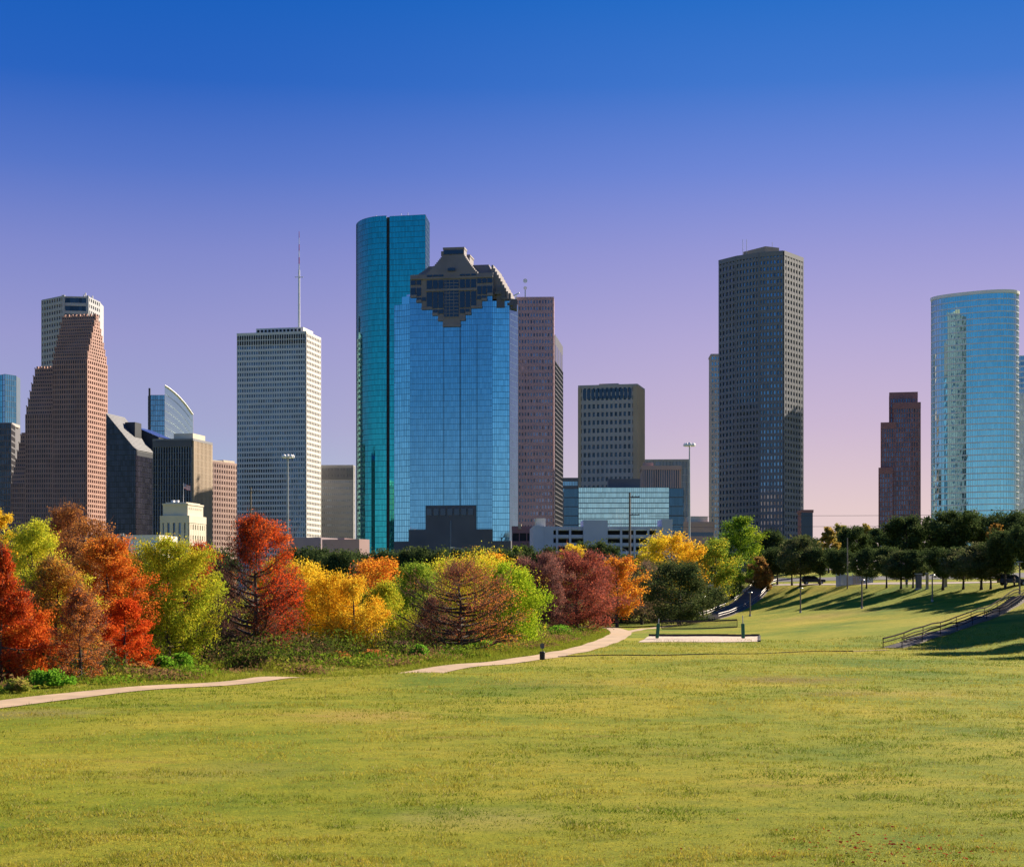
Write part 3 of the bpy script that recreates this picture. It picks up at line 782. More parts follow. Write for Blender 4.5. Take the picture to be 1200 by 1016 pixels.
for a_, b_ in zip(seq[:-1], seq[1:]):
    a1, b1 = ctr(a_, 1.025), ctr(b_, 1.025); a2, b2 = ctr(a_, .93), ctr(b_, .93)
    m.box8([(*a1, zo), (*b1, zo), (*b2, zo), (*a2, zo), (*a1, zo + 2.0), (*b1, zo + 2.0), (*b2, zo + 2.0), (*a2, zo + 2.0)])
obj('roof_rim', m, m_white, r)
pts = [P(1193, 1480), P(1240, 1470)]
poly_tower('pale blue glass tower cut by the right edge behind the oval mirror tower', pts, Z(415, 1470), 45, [16], w_band, g_steel, .1, .3, .25)

# --- low blocks in front of the towers
f = Fr(376, 700, A0 + 10)
root = thing('low_building', 'low windowless mauve block with a notch below the white tower', 'building', (*f.C.xy, 0))
m = MB(); f.box(m, f.U(330), 0, 0, 18, 0, f.Z(630)); f.box(m, f.U(331), -1, 1, 17, f.Z(630), f.Z(629.4)); obj('wall', m, M('mauve_panel', (.33, .25, .26), .8, var=.08, scale=.2), root)
f = Fr(421, 680, A0 + 14)
root = thing('low_building', 'low windowless mauve block with a lit pink end below the teal tower', 'building', (*f.C.xy, 0))
m = MB(); f.box(m, f.U(377.5), 0, 0, f.V(433), 0, f.Z(631.5)); f.box(m, f.U(388), f.U(396), 5, 12, f.Z(631.5), f.Z(629.7)); obj('wall', m, M('pink_panel', (.42, .27, .25), .8, var=.08, scale=.2), root)
f = Fr(186, 640, 8)
root, u0, W, z1 = tower('long low white building with a strip of windows behind the yellow green trees', f, 100, 188, 630.5, 2, 26, 2, w_white, g_steel, .1, .62, .3, wd=20, name='low_building', cat='building', z0=f.Z(652))
x, y = P(142.8, 620)
root = thing('chimney', 'dark ribbed vent stack in front of the long low white building', 'chimney', (x, y, 0))
m = MB(); m.tube([(x, y, 0), (x, y, Z(627, y))], .62, 12); obj('pipe', m, w_slate, root)
m = MB()
for k in range(5): m.tube([(x, y, Z(648 - 5 * k, y)), (x, y, Z(647 - 5 * k, y))], .75, 12)
m.tube([(x, y, Z(627, y)), (x, y, Z(625, y))], .8, 12); obj('collar', m, m_steel, root)

# ------------------------------------------------------------------ tall poles
def high_mast(px, ytop, D, label, ring):
    x, y = P(px, D); z0 = float(zt(x, y)); z1 = Z(ytop, D)
    t = thing('high_mast_light', label, 'light pole', (x, y, z0))
    m = MB(); m.tube([(x, y, z0), (x, y, z1)], [.42, .2], 10); obj('pole', m, m_steel, t)
    m = MB(); m.tube([(x, y, z1 - .3), (x, y, z1 + .5)], .5, 10)
    for i in range(8):
        a = i * math.pi / 4; m.tube([(x, y, z1), (x + ring * math.cos(a), y + ring * math.sin(a), z1 - .1)], .1, 4)
    obj('ring', m, m_steel, t)
    for i in range(8):
        a = i * math.pi / 4; q = (x + ring * math.cos(a), y + ring * math.sin(a))
        m = MB(); m.tube([(*q, z1 - .7), (*q, z1 - .1), (*q, z1 + .35)], [.55, .5, .2], 8); obj('lamp_head', m, m_white, t)
high_mast(337.5, 534, 560, 'tall steel mast with a ring of lamps in front of the white tower', 1.6)
high_mast(808, 520.5, 560, 'tall steel mast with a ring of lamps left of the slim pale tower', 1.5)
def utility_pole(px, ytop, ybase_D, label, rad=.2, arms=2):
    D = ybase_D; x, y = P(px, D); z0 = float(zt(x, y)); z1 = Z(ytop, D)
    t = thing('utility_pole', label, 'utility pole', (x, y, z0))
    m = MB(); m.tube([(x, y, z0), (x, y, z1)], [rad * 1.3, rad * .8], 8); obj('pole', m, M('weathered_wood', (.22, .18, .14), .9, var=.3, scale=2), t)
    for k in range(arms):
        m = MB(); zz = z1 - 1.0 - 4.2 * k
        m.box(x - .15, x + 2.3, y - .45, y - .25, zz - .1, zz + .1)
        for q in (.6, 1.4, 2.1): m.tube([(x + q, y - .35, zz + .1), (x + q, y - .35, zz + .4)], .09, 6)
        obj('crossarm', m, w_slate, t)
utility_pole(738, 577.5, 400, 'bleached wooden utility pole rising through the trees before the white garage', .28)
utility_pole(294, 571, 420, 'weathered utility pole poking out above the red cypress', .22, 3)
utility_pole(993, 630, 320, 'plain pole standing behind the white fence by the oak row', .11, 0)
for px, D, lb in ((532, 430, 'curved arm street light in front of the blue tower base'), (722, 430, 'curved arm street light in front of the white garage')):
    x, y = P(px + 12, D); z0 = float(zt(x, y)); z1 = Z(645, D)
    t = thing('street_light', lb, 'street light', (x, y, z0))
    m = MB(); m.tube([(x, y, z0), (x, y, z1)], [.14, .09], 8); m.tube([(x, y, z1), (x - .8, y, z1 + .5), (x - 2.6, y, z1 + .75)], .07, 6); obj('pole', m, m_steel, t)
    m = MB(); m.box(x - 3.5, x - 2.5, y - .2, y + .2, z1 + .62, z1 + .85); obj('lamp_head', m, m_white, t)
# power lines in the gap
for k, (yl, D) in enumerate(((604.3, 700), (617, 690))):
    m = MB(); pts_ = []
    for i in range(13):
        px = 760 + i * 32; pts_.append((*P(px, D), Z(yl - 1.5 + 1.5 * (1 - ((i - 6) / 6) ** 2) + (1.6 if px < 880 else 0), D)))
    m.tube(pts_, .07, 4); tag(obj('power_line', m, w_dark), 'sagging power line crossing the gap right of the faceted tower, ' + ('upper one' if k == 0 else 'lower one'), 'power line', 'power lines in the gap')
# ------------------------------------------------------------------ ground
gm, nt, b = new_mat('lawn_turf')
N, L = nt.nodes.new, nt.links.new
geo = N('ShaderNodeNewGeometry')
def noise(scale, det=5, rough=.6, dist=0., stretch=None):
    n = N('ShaderNodeTexNoise'); n.inputs['Scale'].default_value = scale; n.inputs['Detail'].default_value = det
    n.inputs['Roughness'].default_value = rough; n.inputs['Distortion'].default_value = dist
    src = geo.outputs['Position']
    if stretch:
        mp = N('ShaderNodeMapping'); mp.inputs['Scale'].default_value = stretch; L(src, mp.inputs['Vector']); src = mp.outputs[0]
    L(src, n.inputs['Vector']); return n.outputs['Fac']
def ramp(fac, stops):
    r = N('ShaderNodeValToRGB'); e = r.color_ramp.elements
    while len(e) < len(stops): e.new(.5)
    for q, (p, c) in zip(e, stops): q.position = p; q.color = (*c, 1)
    L(fac, r.inputs[0]); return r.outputs[0]
def mixc(fac, a, c, mode='MIX', amt=None):
    m = N('ShaderNodeMix'); m.data_type = 'RGBA'; m.blend_type = mode
    if fac is None: m.inputs[0].default_value = amt
    else: L(fac, m.inputs[0])
    L(a, m.inputs[6]); L(c, m.inputs[7]); return m.outputs[2]
GREEN, MIDG, STRAW, EARTH = (.12, .18, .008), (.235, .25, .012), (.38, .315, .034), (.24, .15, .03)
c1 = ramp(noise(.055, 6, .65, .6), [(.34, GREEN), (.47, MIDG), (.57, (.295, .275, .018)), (.68, STRAW)])
c2 = ramp(noise(.9, 6, .7), [(.3, (.62, .72, .60)), (.5, (1, 1, 1)), (.72, (1.28, 1.14, 1.15))])
c3 = ramp(noise(9, 4, .75), [(.26, (.40, .48, .40)), (.52, (1, 1, 1)), (.76, (1.5, 1.38, 1.5))])
c1b = ramp(noise(.017, 3, .5), [(.35, (.80, .92, .8)), (.65, (1.15, 1.05, 1.1))]); c1 = mixc(None, c1, c1b, 'MULTIPLY', 1)
c = mixc(None, c1, c2, 'MULTIPLY', .9); c = mixc(None, c, c3, 'MULTIPLY', .8)
pt = ramp(noise(.16, 4, .55, .4, (.7, 1.5, 1)), [(.63, (0, 0, 0)), (.72, (1, 1, 1))])
bw = N('ShaderNodeRGBToBW'); L(pt, bw.inputs[0]); mu = N('ShaderNodeMath'); mu.operation = 'MULTIPLY'; mu.inputs[1].default_value = .55; L(bw.outputs[0], mu.inputs[0])
rgb = N('ShaderNodeRGB'); rgb.outputs[0].default_value = (*EARTH, 1)
c = mixc(mu.outputs[0], c, rgb.outputs[0])
# worn and dry places with a shape of their own
def patch(px, py, rx, ry, col, amt):
    global c
    q = at_ground(px, py); off = N('ShaderNodeVectorMath'); off.operation = 'SUBTRACT'; L(geo.outputs['Position'], off.inputs[0]); off.inputs[1].default_value = q
    sc_ = N('ShaderNodeVectorMath'); sc_.operation = 'MULTIPLY'; L(off.outputs[0], sc_.inputs[0]); sc_.inputs[1].default_value = (1 / rx, 1 / ry, 0)
    le = N('ShaderNodeVectorMath'); le.operation = 'LENGTH'; L(sc_.outputs[0], le.inputs[0])
    ad = N('ShaderNodeMath'); ad.operation = 'MULTIPLY_ADD'; L(noise(.7, 5, .7), ad.inputs[0]); ad.inputs[1].default_value = 1.6; L(le.outputs['Value'], ad.inputs[2])
    mr_ = N('ShaderNodeMapRange'); mr_.inputs[1].default_value = 1.75; mr_.inputs[2].default_value = .75; mr_.inputs[3].default_value = 0; mr_.inputs[4].default_value = amt; L(ad.outputs[0], mr_.inputs[0])
    cc = N('ShaderNodeRGB'); cc.outputs[0].default_value = (*col, 1); c = mixc(mr_.outputs[0], c, cc.outputs[0])
for a in ((430, 838, 4.5, 6, (.42, .27, .07), .7), (915, 797, 6, 7, (.17, .10, .04), .75), (30, 836, 5, 4, (.22, .16, .08), .7), (985, 813, 3, 3, (.16, .10, .04), .6), (1060, 812, 7, 7, (.38, .27, .06), .55), (700, 800, 8, 9, (.36, .26, .05), .4), (960, 722, 12, 14, (.33, .22, .05), .6), (1080, 760, 6, 8, (.34, .23, .05), .5), (250, 905, 4, 4, (.34, .27, .06), .45), (560, 960, 3, 2.5, (.40, .32, .10), .5), (800, 880, 6, 5, (.13, .16, .01), .5), (150, 960, 3, 3, (.11, .15, .01), .5), (760, 740, 10, 10, (.36, .24, .05), .5)): patch(*a)
L(c, b.inputs['Base Color']); b.inputs['Roughness'].default_value = .95; b.inputs['Specular IOR Level'].default_value = .1
bp = N('ShaderNodeBump'); bp.inputs['Strength'].default_value = .9; bp.inputs['Distance'].default_value = .10
L(noise(7, 8, .8), bp.inputs['Height']); L(bp.outputs[0], b.inputs['Normal'])

def axis(lims, steps):
    out = [lims[0]]
    for hi, st in zip(lims[1:], steps):
        n = max(1, round((hi - out[-1]) / st)); out += list(np.linspace(out[-1], hi, n + 1)[1:])
    return np.array(out)
gx = axis([-9000, -2500, -700, -200, -60, 80, 200, 700, 2500, 9000], [1300, 300, 60, 7, 1.25, 7, 60, 300, 1300])
gy = axis([-600, -20, 60, 330, 520, 900, 3000, 12000], [60, 4, 1.4, 5, 40, 210, 1500])
GX, GY = np.meshgrid(gx, gy); GZ = zt(GX, GY)
nx, ny = len(gx), len(gy)
V = np.stack([GX.ravel(), GY.ravel(), GZ.ravel()], 1)
ii = (np.arange(ny - 1)[:, None] * nx + np.arange(nx - 1)[None, :]).ravel()
me = np_mesh('ground', V, np.stack([ii, ii + 1, ii + 1 + nx, ii + nx], 1), gm)
me.polygons.foreach_set('use_smooth', [True] * len(me.polygons))
ground = link(bpy.data.objects.new('ground', me)); tag(ground, kind='structure')

def catmull(pts, step=.7):
    out = []
    for i in range(len(pts) - 1):
        p0, p1, p2, p3 = pts[max(i - 1, 0)], pts[i], pts[i + 1], pts[min(i + 2, len(pts) - 1)]
        n = max(2, int((Vector(p2) - Vector(p1)).length / step))
        for k in range(n):
            t = k / n
            out.append(tuple(.5 * (2 * b1 + (c1 - a1) * t + (2 * a1 - 5 * b1 + 4 * c1 - d1) * t * t + (3 * b1 - a1 - 3 * c1 + d1) * t ** 3) for a1, b1, c1, d1 in zip(p0, p1, p2, p3)))
    out.append(tuple(pts[-1])); return out
def strip_mesh(line, w, off, cross=4):
    m = MB(); rows_ = []
    for i, p in enumerate(line):
        d = (Vector(line[min(i + 1, len(line) - 1)]) - Vector(line[max(i - 1, 0)])).normalized(); n = Vector((-d.y, d.x))
        row = []
        for k in range(cross + 1):
            q = Vector(p) + n * (w * (k / cross - .5)); row.append(len(m.v)); m.v.append((q.x, q.y, float(zt(q.x, q.y)) + off))
        rows_.append(row)
    for a_, b_ in zip(rows_[:-1], rows_[1:]):
        for k in range(cross): m.f.append((a_[k + 1], a_[k], b_[k], b_[k + 1])); m.r.append((len(m.f) // (cross * 5) * .618) % 1)
    return m
conc = M('path_concrete', (.44, .31, .18), .9, var=.22, scale=.9, rnd=.10, bump=.15)
gp = [at_ground(px, py).xy for px, py in ((-150, 850), (-60, 834.5), (0, 826), (100, 813.5), (200, 804.5), (300, 797.3), (340, 794.3))]
gp += [Vector(P(px, 5.4 * F / (py - HY))) for px, py in ((420, 789.5), (495, 784.5), (560, 778.5), (636, 770), (690, 758.5), (719, 748), (728, 741.5), (718, 737.2), (690, 735), (650, 734))]
PATH = catmull([tuple(p) for p in gp])
o = obj('path', strip_mesh(PATH, 3.0, .035), conc); tag(o, kind='structure')
gp2 = [Vector(P(px, 5.4 * F / (py - HY))) for px, py in ((727, 742), (752, 737.5))] + [at_ground(px, py).xy for px, py in ((790, 732.6), (822, 728.8))]
o = obj('footpath', strip_mesh(catmull([tuple(p) for p in gp2]), 1.6, .03), conc); tag(o, kind='structure')

# pavement and road on top of the embankment
pave = M('pavement_concrete', (.34, .27, .22), .9, var=.15, scale=.5)
pl = [(54 - .36 * (d - 350) + 3.5, d) for d in range(200, 401, 8)]
o = obj('pavement', strip_mesh(catmull(pl, 1.5), 3.2, .05), pave); tag(o, kind='structure')
pl = [(54 - .36 * (d - 350) + 16, d) for d in range(200, 421, 8)]
o = obj('road', strip_mesh(catmull(pl, 1.5), 9, .05), M('asphalt', (.07, .068, .066), .9, var=.2, scale=.6)); tag(o, kind='structure')
lines = MB()
for i in range(18):
    d0 = 206 + i * 11; q = strip_mesh([(54 - .36 * (d - 350) + 16, d) for d in (d0, d0 + 1, d0 + 2, d0 + 3)], .12, .058, 1)
    n0 = len(lines.v); lines.v += q.v; lines.f += [tuple(v + n0 for v in ff) for ff in q.f]; lines.r += q.r
o = obj('road_marking', lines, m_white); tag(o, kind='structure')

# ------------------------------------------------------------------ volleyball court
sand = M('sand', (.60, .47, .34), .95, var=.22, scale=1.6, bump=.8)
q = [Vector((*P(px, D), 0)) for px, D in ((748, 198.5), (890, 198.5), (890, 227), (760.5, 225))]
m = MB(); n = 24
for i in range(n):
    for k in range(n):
        def sp(s, t):
            v = q[0].lerp(q[1], s).lerp(q[3].lerp(q[2], s), t); return (v.x, v.y, float(zt(v.x, v.y)) + .05 + .02 * math.sin(s * 60) * math.sin(t * 50))
        m.quad(sp(i / n, k / n), sp((i + 1) / n, k / n), sp((i + 1) / n, (k + 1) / n), sp(i / n, (k + 1) / n))
o = obj('sand_court', m, sand); tag(o, kind='structure')
timber = M('dark_timber', (.035, .03, .025), .85, var=.3, scale=2)
bt = thing('court_border', 'dark timber edging along the back and right side of the sand court', 'edging', (*q[2].xy, 0))
for a_, b_, h0 in ((q[3], q[2], .34), (q[2], q[1], .15)):
    m = MB(); seg = 14
    for i in range(seg):
        p0, p1 = a_.lerp(b_, i / seg), a_.lerp(b_, (i + .985) / seg); d = (b_ - a_).normalized(); nn = Vector((d.y, -d.x, 0)) * .14
        z0 = float(zt(p0.x, p0.y)) - .2; z1 = z0 + .2 + h0 + random.uniform(-.015, .015)
        m.box8([(*(p0 - nn).xy, z0), (*(p1 - nn).xy, z0), (*(p1 + nn).xy, z0), (*(p0 + nn).xy, z0), (*(p0 - nn).xy, z1), (*(p1 - nn).xy, z1), (*(p1 + nn).xy, z1), (*(p0 + nn).xy, z1)])
    obj('timber', m, timber, bt)
nl_, nr_ = P(770, 213.5), P(871, 213.5)
net = thing('volleyball_net', 'volleyball net hung between two posts with green pads over the sand', 'volleyball net', (nl_[0], nl_[1], .05))
padm = M('green_vinyl', (.004, .10, .052), .5, var=.12, scale=2)
for (x, y), lean, th_ in ((nl_, .18, .35), (nr_, -.06, .95)):
    m = MB(); m.tube([(x, y, 0), (x + lean * 1.3, y, 2.95 if th_ > .5 else 2.55)], .055, 8); po = obj('post', m, m_steel, net)
    m = MB(); k = 16
    ring = [(.22 * math.copysign(abs(math.cos(t)) ** .6, math.cos(t)), .2 * math.copysign(abs(math.sin(t)) ** .6, math.sin(t))) for t in [2 * math.pi * i / k for i in range(k)]]
    lv = [(.1, .95), (.14, 1), (1.86, 1), (1.92, .9)]
    for z_, s_ in lv:
        for a_, b_ in ring: m.v.append((x + lean * z_ / 2 + a_ * s_, y + b_ * s_, z_))
    for j in range(3):
        for i in range(k): m.f.append((j * k + i, j * k + (i + 1) % k, (j + 1) * k + (i + 1) % k, (j + 1) * k + i)); m.r.append(.5)
    m.f.append(tuple(3 * k + i for i in range(k))); m.r.append(.5)
    obj('pad', m, padm, net)
xa, xb = P(775.5, 213.5)[0], P(863.8, 213.5)[0]; y = 213.5
zta, ztb, zba, zbb = Z(727.6, y), Z(726.2, y), Z(736.6, y), Z(734.4, y)
tape = M('black_tape', (.02, .018, .015), .8)
sag = lambda t: -.09 * math.sin(math.pi * t)
def tapeobj(nm, p, w):
    m = MB(); m.tube(p, w, 4); obj(nm, m, tape, net)
tapeobj('top_tape', [(xa + (xb - xa) * i / 10, y, zta + (ztb - zta) * i / 10 + sag(i / 10)) for i in range(11)], .095)
tapeobj('bottom_tape', [(xa + (xb - xa) * i / 10, y, zba + (zbb - zba) * i / 10 + sag(i / 10)) for i in range(11)], .075)
tapeobj('side_tape', [(xa, y, zta), (xa, y, zba)], .045); tapeobj('side_tape', [(xb, y, ztb), (xb, y, zbb)], .045)
m = MB()
for i in range(1, 60):
    t = i / 60; m.tube([(xa + (xb - xa) * t, y, zba + (zbb - zba) * t + sag(t)), (xa + (xb - xa) * t, y, zta + (ztb - zta) * t + sag(t))], .013, 3, False)
for j in range(1, 6):
    m.tube([(xa + (xb - xa) * i / 10, y, zba + (zta - zba) * j / 6 + ((zbb - zba) + ((ztb - zta) - (zbb - zba)) * j / 6) * i / 10 + sag(i / 10)) for i in range(11)], .013, 3, False)
obj('mesh_netting', m, tape, net)
for xx, yy, zz in ((nl_[0] + .2, zta, zba), (nr_[0] - .05, ztb, zbb)):
    xe = xa if xx < 20 else xb
    m = MB(); m.tube([(xx, y, yy), (xe, y, yy)], .015, 4); m.tube([(xx, y, zz), (xe, y, zz)], .015, 4); obj('guy_cord', m, tape, net)

# shallow kerb across the lawn; near-black tone stands in for its shaded face
kp = [at_ground(px, py) for px, py in ((655, 769.8), (760, 768.2), (880, 766.2), (1000, 763.4))]
def kerb(pts_, h0, w, mat, label, nm):
    m = MB(); ln = catmull([tuple(p.xy) for p in pts_], 1.5)
    for i in range(len(ln) - 1):
        a_, b_ = Vector(ln[i]), Vector(ln[i + 1]); d = (b_ - a_).normalized(); n_ = Vector((-d.y, d.x)) * w
        za, zb_ = float(zt(*a_)), float(zt(*b_)); hh = h0 * (.75 + .25 * math.sin(i * .37) * math.sin(i * .11))
        m.box8([(*a_, za - .1), (*b_, zb_ - .1), (*(b_ + n_), zb_ - .1), (*(a_ + n_), za - .1), (*a_, za + hh), (*b_, zb_ + hh), (*(b_ + n_), zb_ + hh), (*(a_ + n_), za + hh)])
    tag(obj(nm, m, mat), kind='structure')
kerb(kp, .11, .16, timber, '', 'kerb')
kerb([at_ground(1002, 763.4), at_ground(1042, 761.8)], .07, .5, conc, '', 'kerb_slab')

# ------------------------------------------------------------------ stairs up the embankment
def stairs(A, B, w, nfl, nst, label, railm, cheek=True):
    A, B = Vector(A), Vector(B); d2 = (B - A).xy; Ln = d2.length; d = d2.normalized(); n = Vector((-d.y, d.x))
    t = thing('stairs', label, 'stairs', A)
    prof = []
    def zs(s):       # flights and landings
        u = s / Ln * nfl; k = min(int(u), nfl - 1); fr = min(1, (u - k) / .8)
        return float(zt(*(A.xy + d * (Ln * (k + fr) / nfl)))) + .06
    st = MB(); ns = nfl * nst
    zz = lambda s: max(zs(s), float(zt(*(A.xy + d * s))) + .04, float(zt(*(A.xy + d * s + n * w * .5))) + .04, float(zt(*(A.xy + d * s - n * w * .5))) + .04)
    for i in range(ns):
        s0, s1 = Ln * i / ns, Ln * (i + 1) / ns
        z1 = zz(s1) ; p = [A.xy + d * s0 - n * w / 2, A.xy + d * s1 - n * w / 2, A.xy + d * s1 + n * w / 2, A.xy + d * s0 + n * w / 2]
        zb = min(float(zt(*v)) for v in p) - .3
        st.box8([(*v, zb) for v in p] + [(*v, z1) for v in p])
    obj('step', st, w_stair, t).name = 'flight'
    for sg in (-1, 1):
        if cheek:
            m = MB()
            for i in range(ns):
                s0, s1 = Ln * i / ns, Ln * (i + 1) / ns
                p = [A.xy + d * s + n * (w / 2 * sg + o_) for s, o_ in ((s0, .01), (s1, .01), (s1, .26), (s0, .26))] if sg > 0 else [A.xy + d * s + n * (-w / 2 - o_) for s, o_ in ((s0, .26), (s1, .26), (s1, .01), (s0, .01))]
                zl = [min(float(zt(*v)) for v in p) - .3] * 4
                za, zb_ = zz(s0) + .06, zz(s1) + .06
                m.box8([(*v, z) for v, z in zip(p, zl)] + [(*p[0], za), (*p[1], zb_), (*p[2], zb_), (*p[3], za)])
            obj('cheek_wall', m, w_stair, t)
        off = n * ((w / 2 - .12) * sg)
        m = MB(); K = nfl * 6
        for hh, rr_ in ((.95, .055), (.55, .035)):
            m.tube([(*(A.xy + d * (Ln * i / K) + off), zz(Ln * i / K) + hh) for i in range(K + 1)], rr_ * (1.0 if cheek else 1.6), 5)
        rl = obj('handrail', m, railm, t)
        for i in range(0, K + 1, 2):
            b_ = A.xy + d * (Ln * i / K) + off; z_ = zz(Ln * i / K); m2 = MB(); m2.tube([(*b_, z_ - .05), (*b_, z_ + .95)], .045, 5); obj('baluster', m2, railm, rl)
    return t
w_stair = M('stair_concrete', (.15, .13, .12), .9, var=.2, scale=.8)
rail_d = M('rusty_rail', (.022, .016, .014), .9, 0, var=.3, scale=2, spec=.03)
rail_g = M('pale_rail', (.22, .20, .19), .5, .3, var=.15, scale=2)
A_, B_ = at_ground(1046, 759.5), at_ground(1203, 699)
stairs(A_, B_, 2.2, 3, 18, 'concrete stairs with dark handrails climbing the grass slope on the right', rail_d, False)
A_, B_ = at_ground(829, 727), at_ground(899, 685.5)
stairs(A_, B_, 4.2, 4, 10, 'wide concrete stairs with pale rails beside the bright green tree', rail_g)

# ------------------------------------------------------------------ lamps on the slope
def lamp(px, ytop, ybase, label, arm=True):
    g = at_ground(px, ybase); z1 = Z(ytop, g.y); s = (z1 - g.z) / 4.2
    t = thing('lamp_post', label, 'lamp post', g)
    pm = M('lamp_bronze', (.20, .155, .12), .6, .3, var=.15, scale=2) if 'lamp' not in MT else MT['lamp']; MT['lamp'] = pm
    m = MB(); m.tube([g - Vector((0, 0, .2)), (g.x, g.y, z1)], [.13 * s, .10 * s], 8); obj('pole', m, pm, t)
    m = MB(); m.tube([g, g + Vector((0, 0, .35))], .2, 8); obj('base', m, w_grey, t)
    m = MB()
    for k in range(2):
        r0 = .42 * s
    m.tube([(g.x, g.y, z1 - .02), (g.x, g.y, z1 + .06), (g.x, g.y, z1 + .13)], [.2 * s, .46 * s, .40 * s], 14); obj('lamp_head', m, m_steel, t)
for a in ((751, 702, 727.5, 'lamp post standing before the dark oak left of the sand court'),
          (824, 699.5, 727, 'lamp post at the foot of the wide concrete stairs'),
          (879, 694.5, 722, 'lamp post on the slope right of the wide stairs, above the net'),
          (938, 689.5, 718, 'lamp post on the slope below the parked dark car'),
          (1010, 680, 713, 'lamp post on the slope below the pale metal fence'),
          (1092.5, 674, 705, 'lamp post on the slope below the tan pillar'),
          (1195, 659, 695.5, 'lamp post at the top of the stairs by the right edge')): lamp(*a)
g = at_ground(690.5, 730); t = thing('thin_post', 'bare thin post before the red brown tree where the path bends', 'post', g)
m = MB(); m.tube([g, (g.x, g.y, Z(693, g.y))], [.09, .06], 6); obj('pole', m, m_steel, t)
m = MB(); zz = Z(693, g.y); m.tube([(g.x, g.y, zz), (g.x, g.y, zz + .15)], .1, 6); obj('cap', m, m_steel, t)

# bin on a post by the path
g = at_ground(635.5, 774.6)
t = thing('waste_station', 'black bin below a thin dark post at the near edge of the path', 'waste bin', g)
m = MB(); m.box(g.x - .03, g.x + .03, g.y + .16, g.y + .2, g.z - .1, g.z + 1.55); obj('post', m, w_slate, t)
m = MB(); k = 14
for z_, s_ in ((.12, .26), (.2, .27), (.74, .29), (.8, .25)): m.v += [(g.x + s_ * .8 * math.cos(2 * math.pi * i / k), g.y + s_ * .8 * math.sin(2 * math.pi * i / k), g.z + z_) for i in range(k)]
for j in range(3):
    for i in range(k): m.f.append((j * k + i, j * k + (i + 1) % k, (j + 1) * k + (i + 1) % k, (j + 1) * k + i)); m.r.append(.5)
m.f.append(tuple(3 * k + i for i in range(k))); m.r.append(.5); m.f.append(tuple(range(k))); m.r.append(.5)
obj('bin', m, M('black_plastic', (.015, .016, .02), .6), t)
m = MB(); m.box(g.x - .16, g.x + .16, g.y + .1, g.y + .17, g.z + 1.05, g.z + 1.45); obj('bag_dispenser', m, w_slate, t)

# ------------------------------------------------------------------ fence, low wall, pillars, cars, people on the embankment
g0, g1 = at_ground(980, 688), at_ground(1023, 688); g1 = Vector((*P(1023, g0.y), float(zt(*P(1023, g0.y)))))
hz = Z(673, g0.y)
t = thing('metal_fence', 'pale metal sheet fence enclosure under the oaks by the pavement', 'fence', g0)
pan = M('galvanised_sheet', (.40, .42, .46), .6, .3, var=.2, scale=.6); pan2 = M('beige_sheet', (.36, .30, .26), .8, var=.2, scale=.6)
npn = 9
for i in range(npn):
    m = MB(); x0 = g0.x + (g1.x - g0.x) * i / npn; x1 = g0.x + (g1.x - g0.x) * (i + .94) / npn
    for j in range(10):
        a_, b_ = x0 + (x1 - x0) * j / 10, x0 + (x1 - x0) * (j + 1) / 10
        yo = g0.y + (.04 if j % 2 else 0); m.box(a_, b_ - .01, yo, yo + .03, g0.z + .08, hz - (.1 if i % 3 else .25))
    obj('panel', m, pan2 if i in (4, 5, 6) else pan, t)
for i in range(npn + 1):
    m = MB(); x0 = g0.x + (g1.x - g0.x) * (i - .03) / npn; m.tube([(x0, g0.y - .05, g0.z - .2), (x0, g0.y - .05, hz + .15)], .05, 6); obj('post', m, m_steel, t)
m = MB(); m.box(g0.x, g1.x, g0.y - .04, g0.y - .005, hz - .5, hz - .42); m.box(g0.x, g1.x, g0.y - .04, g0.y - .005, g0.z + .4, g0.z + .48); obj('rail', m, m_steel, t)
g0 = at_ground(886, 683); D = g0.y + 12
t = thing('low_wall', 'long low black wall across the street behind the parked dark car', 'wall', (*P(916, D), float(zt(*P(916, D)))))
m = MB(); x0, x1 = P(884, D)[0], P(946, D)[0]
for i in range(12):
    a_, b_ = x0 + (x1 - x0) * i / 12, x0 + (x1 - x0) * (i + .99) / 12; m.box(a_, b_, D, D + .3, float(zt(a_, D)) - .4, Z(677, D) + random.uniform(-.03, .03))
obj('wall_panel', m, w_dark, t)
m = MB(); m.box(x0 - .1, x1 + .1, D - .06, D + .36, Z(677, D) + .05, Z(677, D) + .16); obj('coping', m, w_slate, t)
for px, yt, yb, wpx, mt_, lb in ((1086.5, 672, 690, 2.8, w_tan, 'slim tan concrete pillar between two oak trunks'), (1076.5, 673, 690, 6, w_slate, 'thick dark concrete pillar just left of the slim tan one'), (1108, 672, 687.5, 3.2, w_tan, 'pale concrete pillar beside a thick oak trunk')):
    g = at_ground(px, yb); w = wpx * g.y / F / 2
    t = thing('pillar', lb, 'pillar', g)
    m = MB(); m.prism([(g.x - w, g.y - w), (g.x + w, g.y - w), (g.x + w, g.y + w), (g.x - w, g.y + w)], g.z - .2, Z(yt, g.y)); obj('shaft', m, mt_, t)
    m = MB(); m.box(g.x - w * 1.3, g.x + w * 1.3, g.y - w * 1.3, g.y + w * 1.3, Z(yt, g.y), Z(yt, g.y) + .15); m.box(g.x - w * 1.3, g.x + w * 1.3, g.y - w * 1.3, g.y + w * 1.3, g.z - .2, g.z + .12); obj('cap', m, w_grey, t)

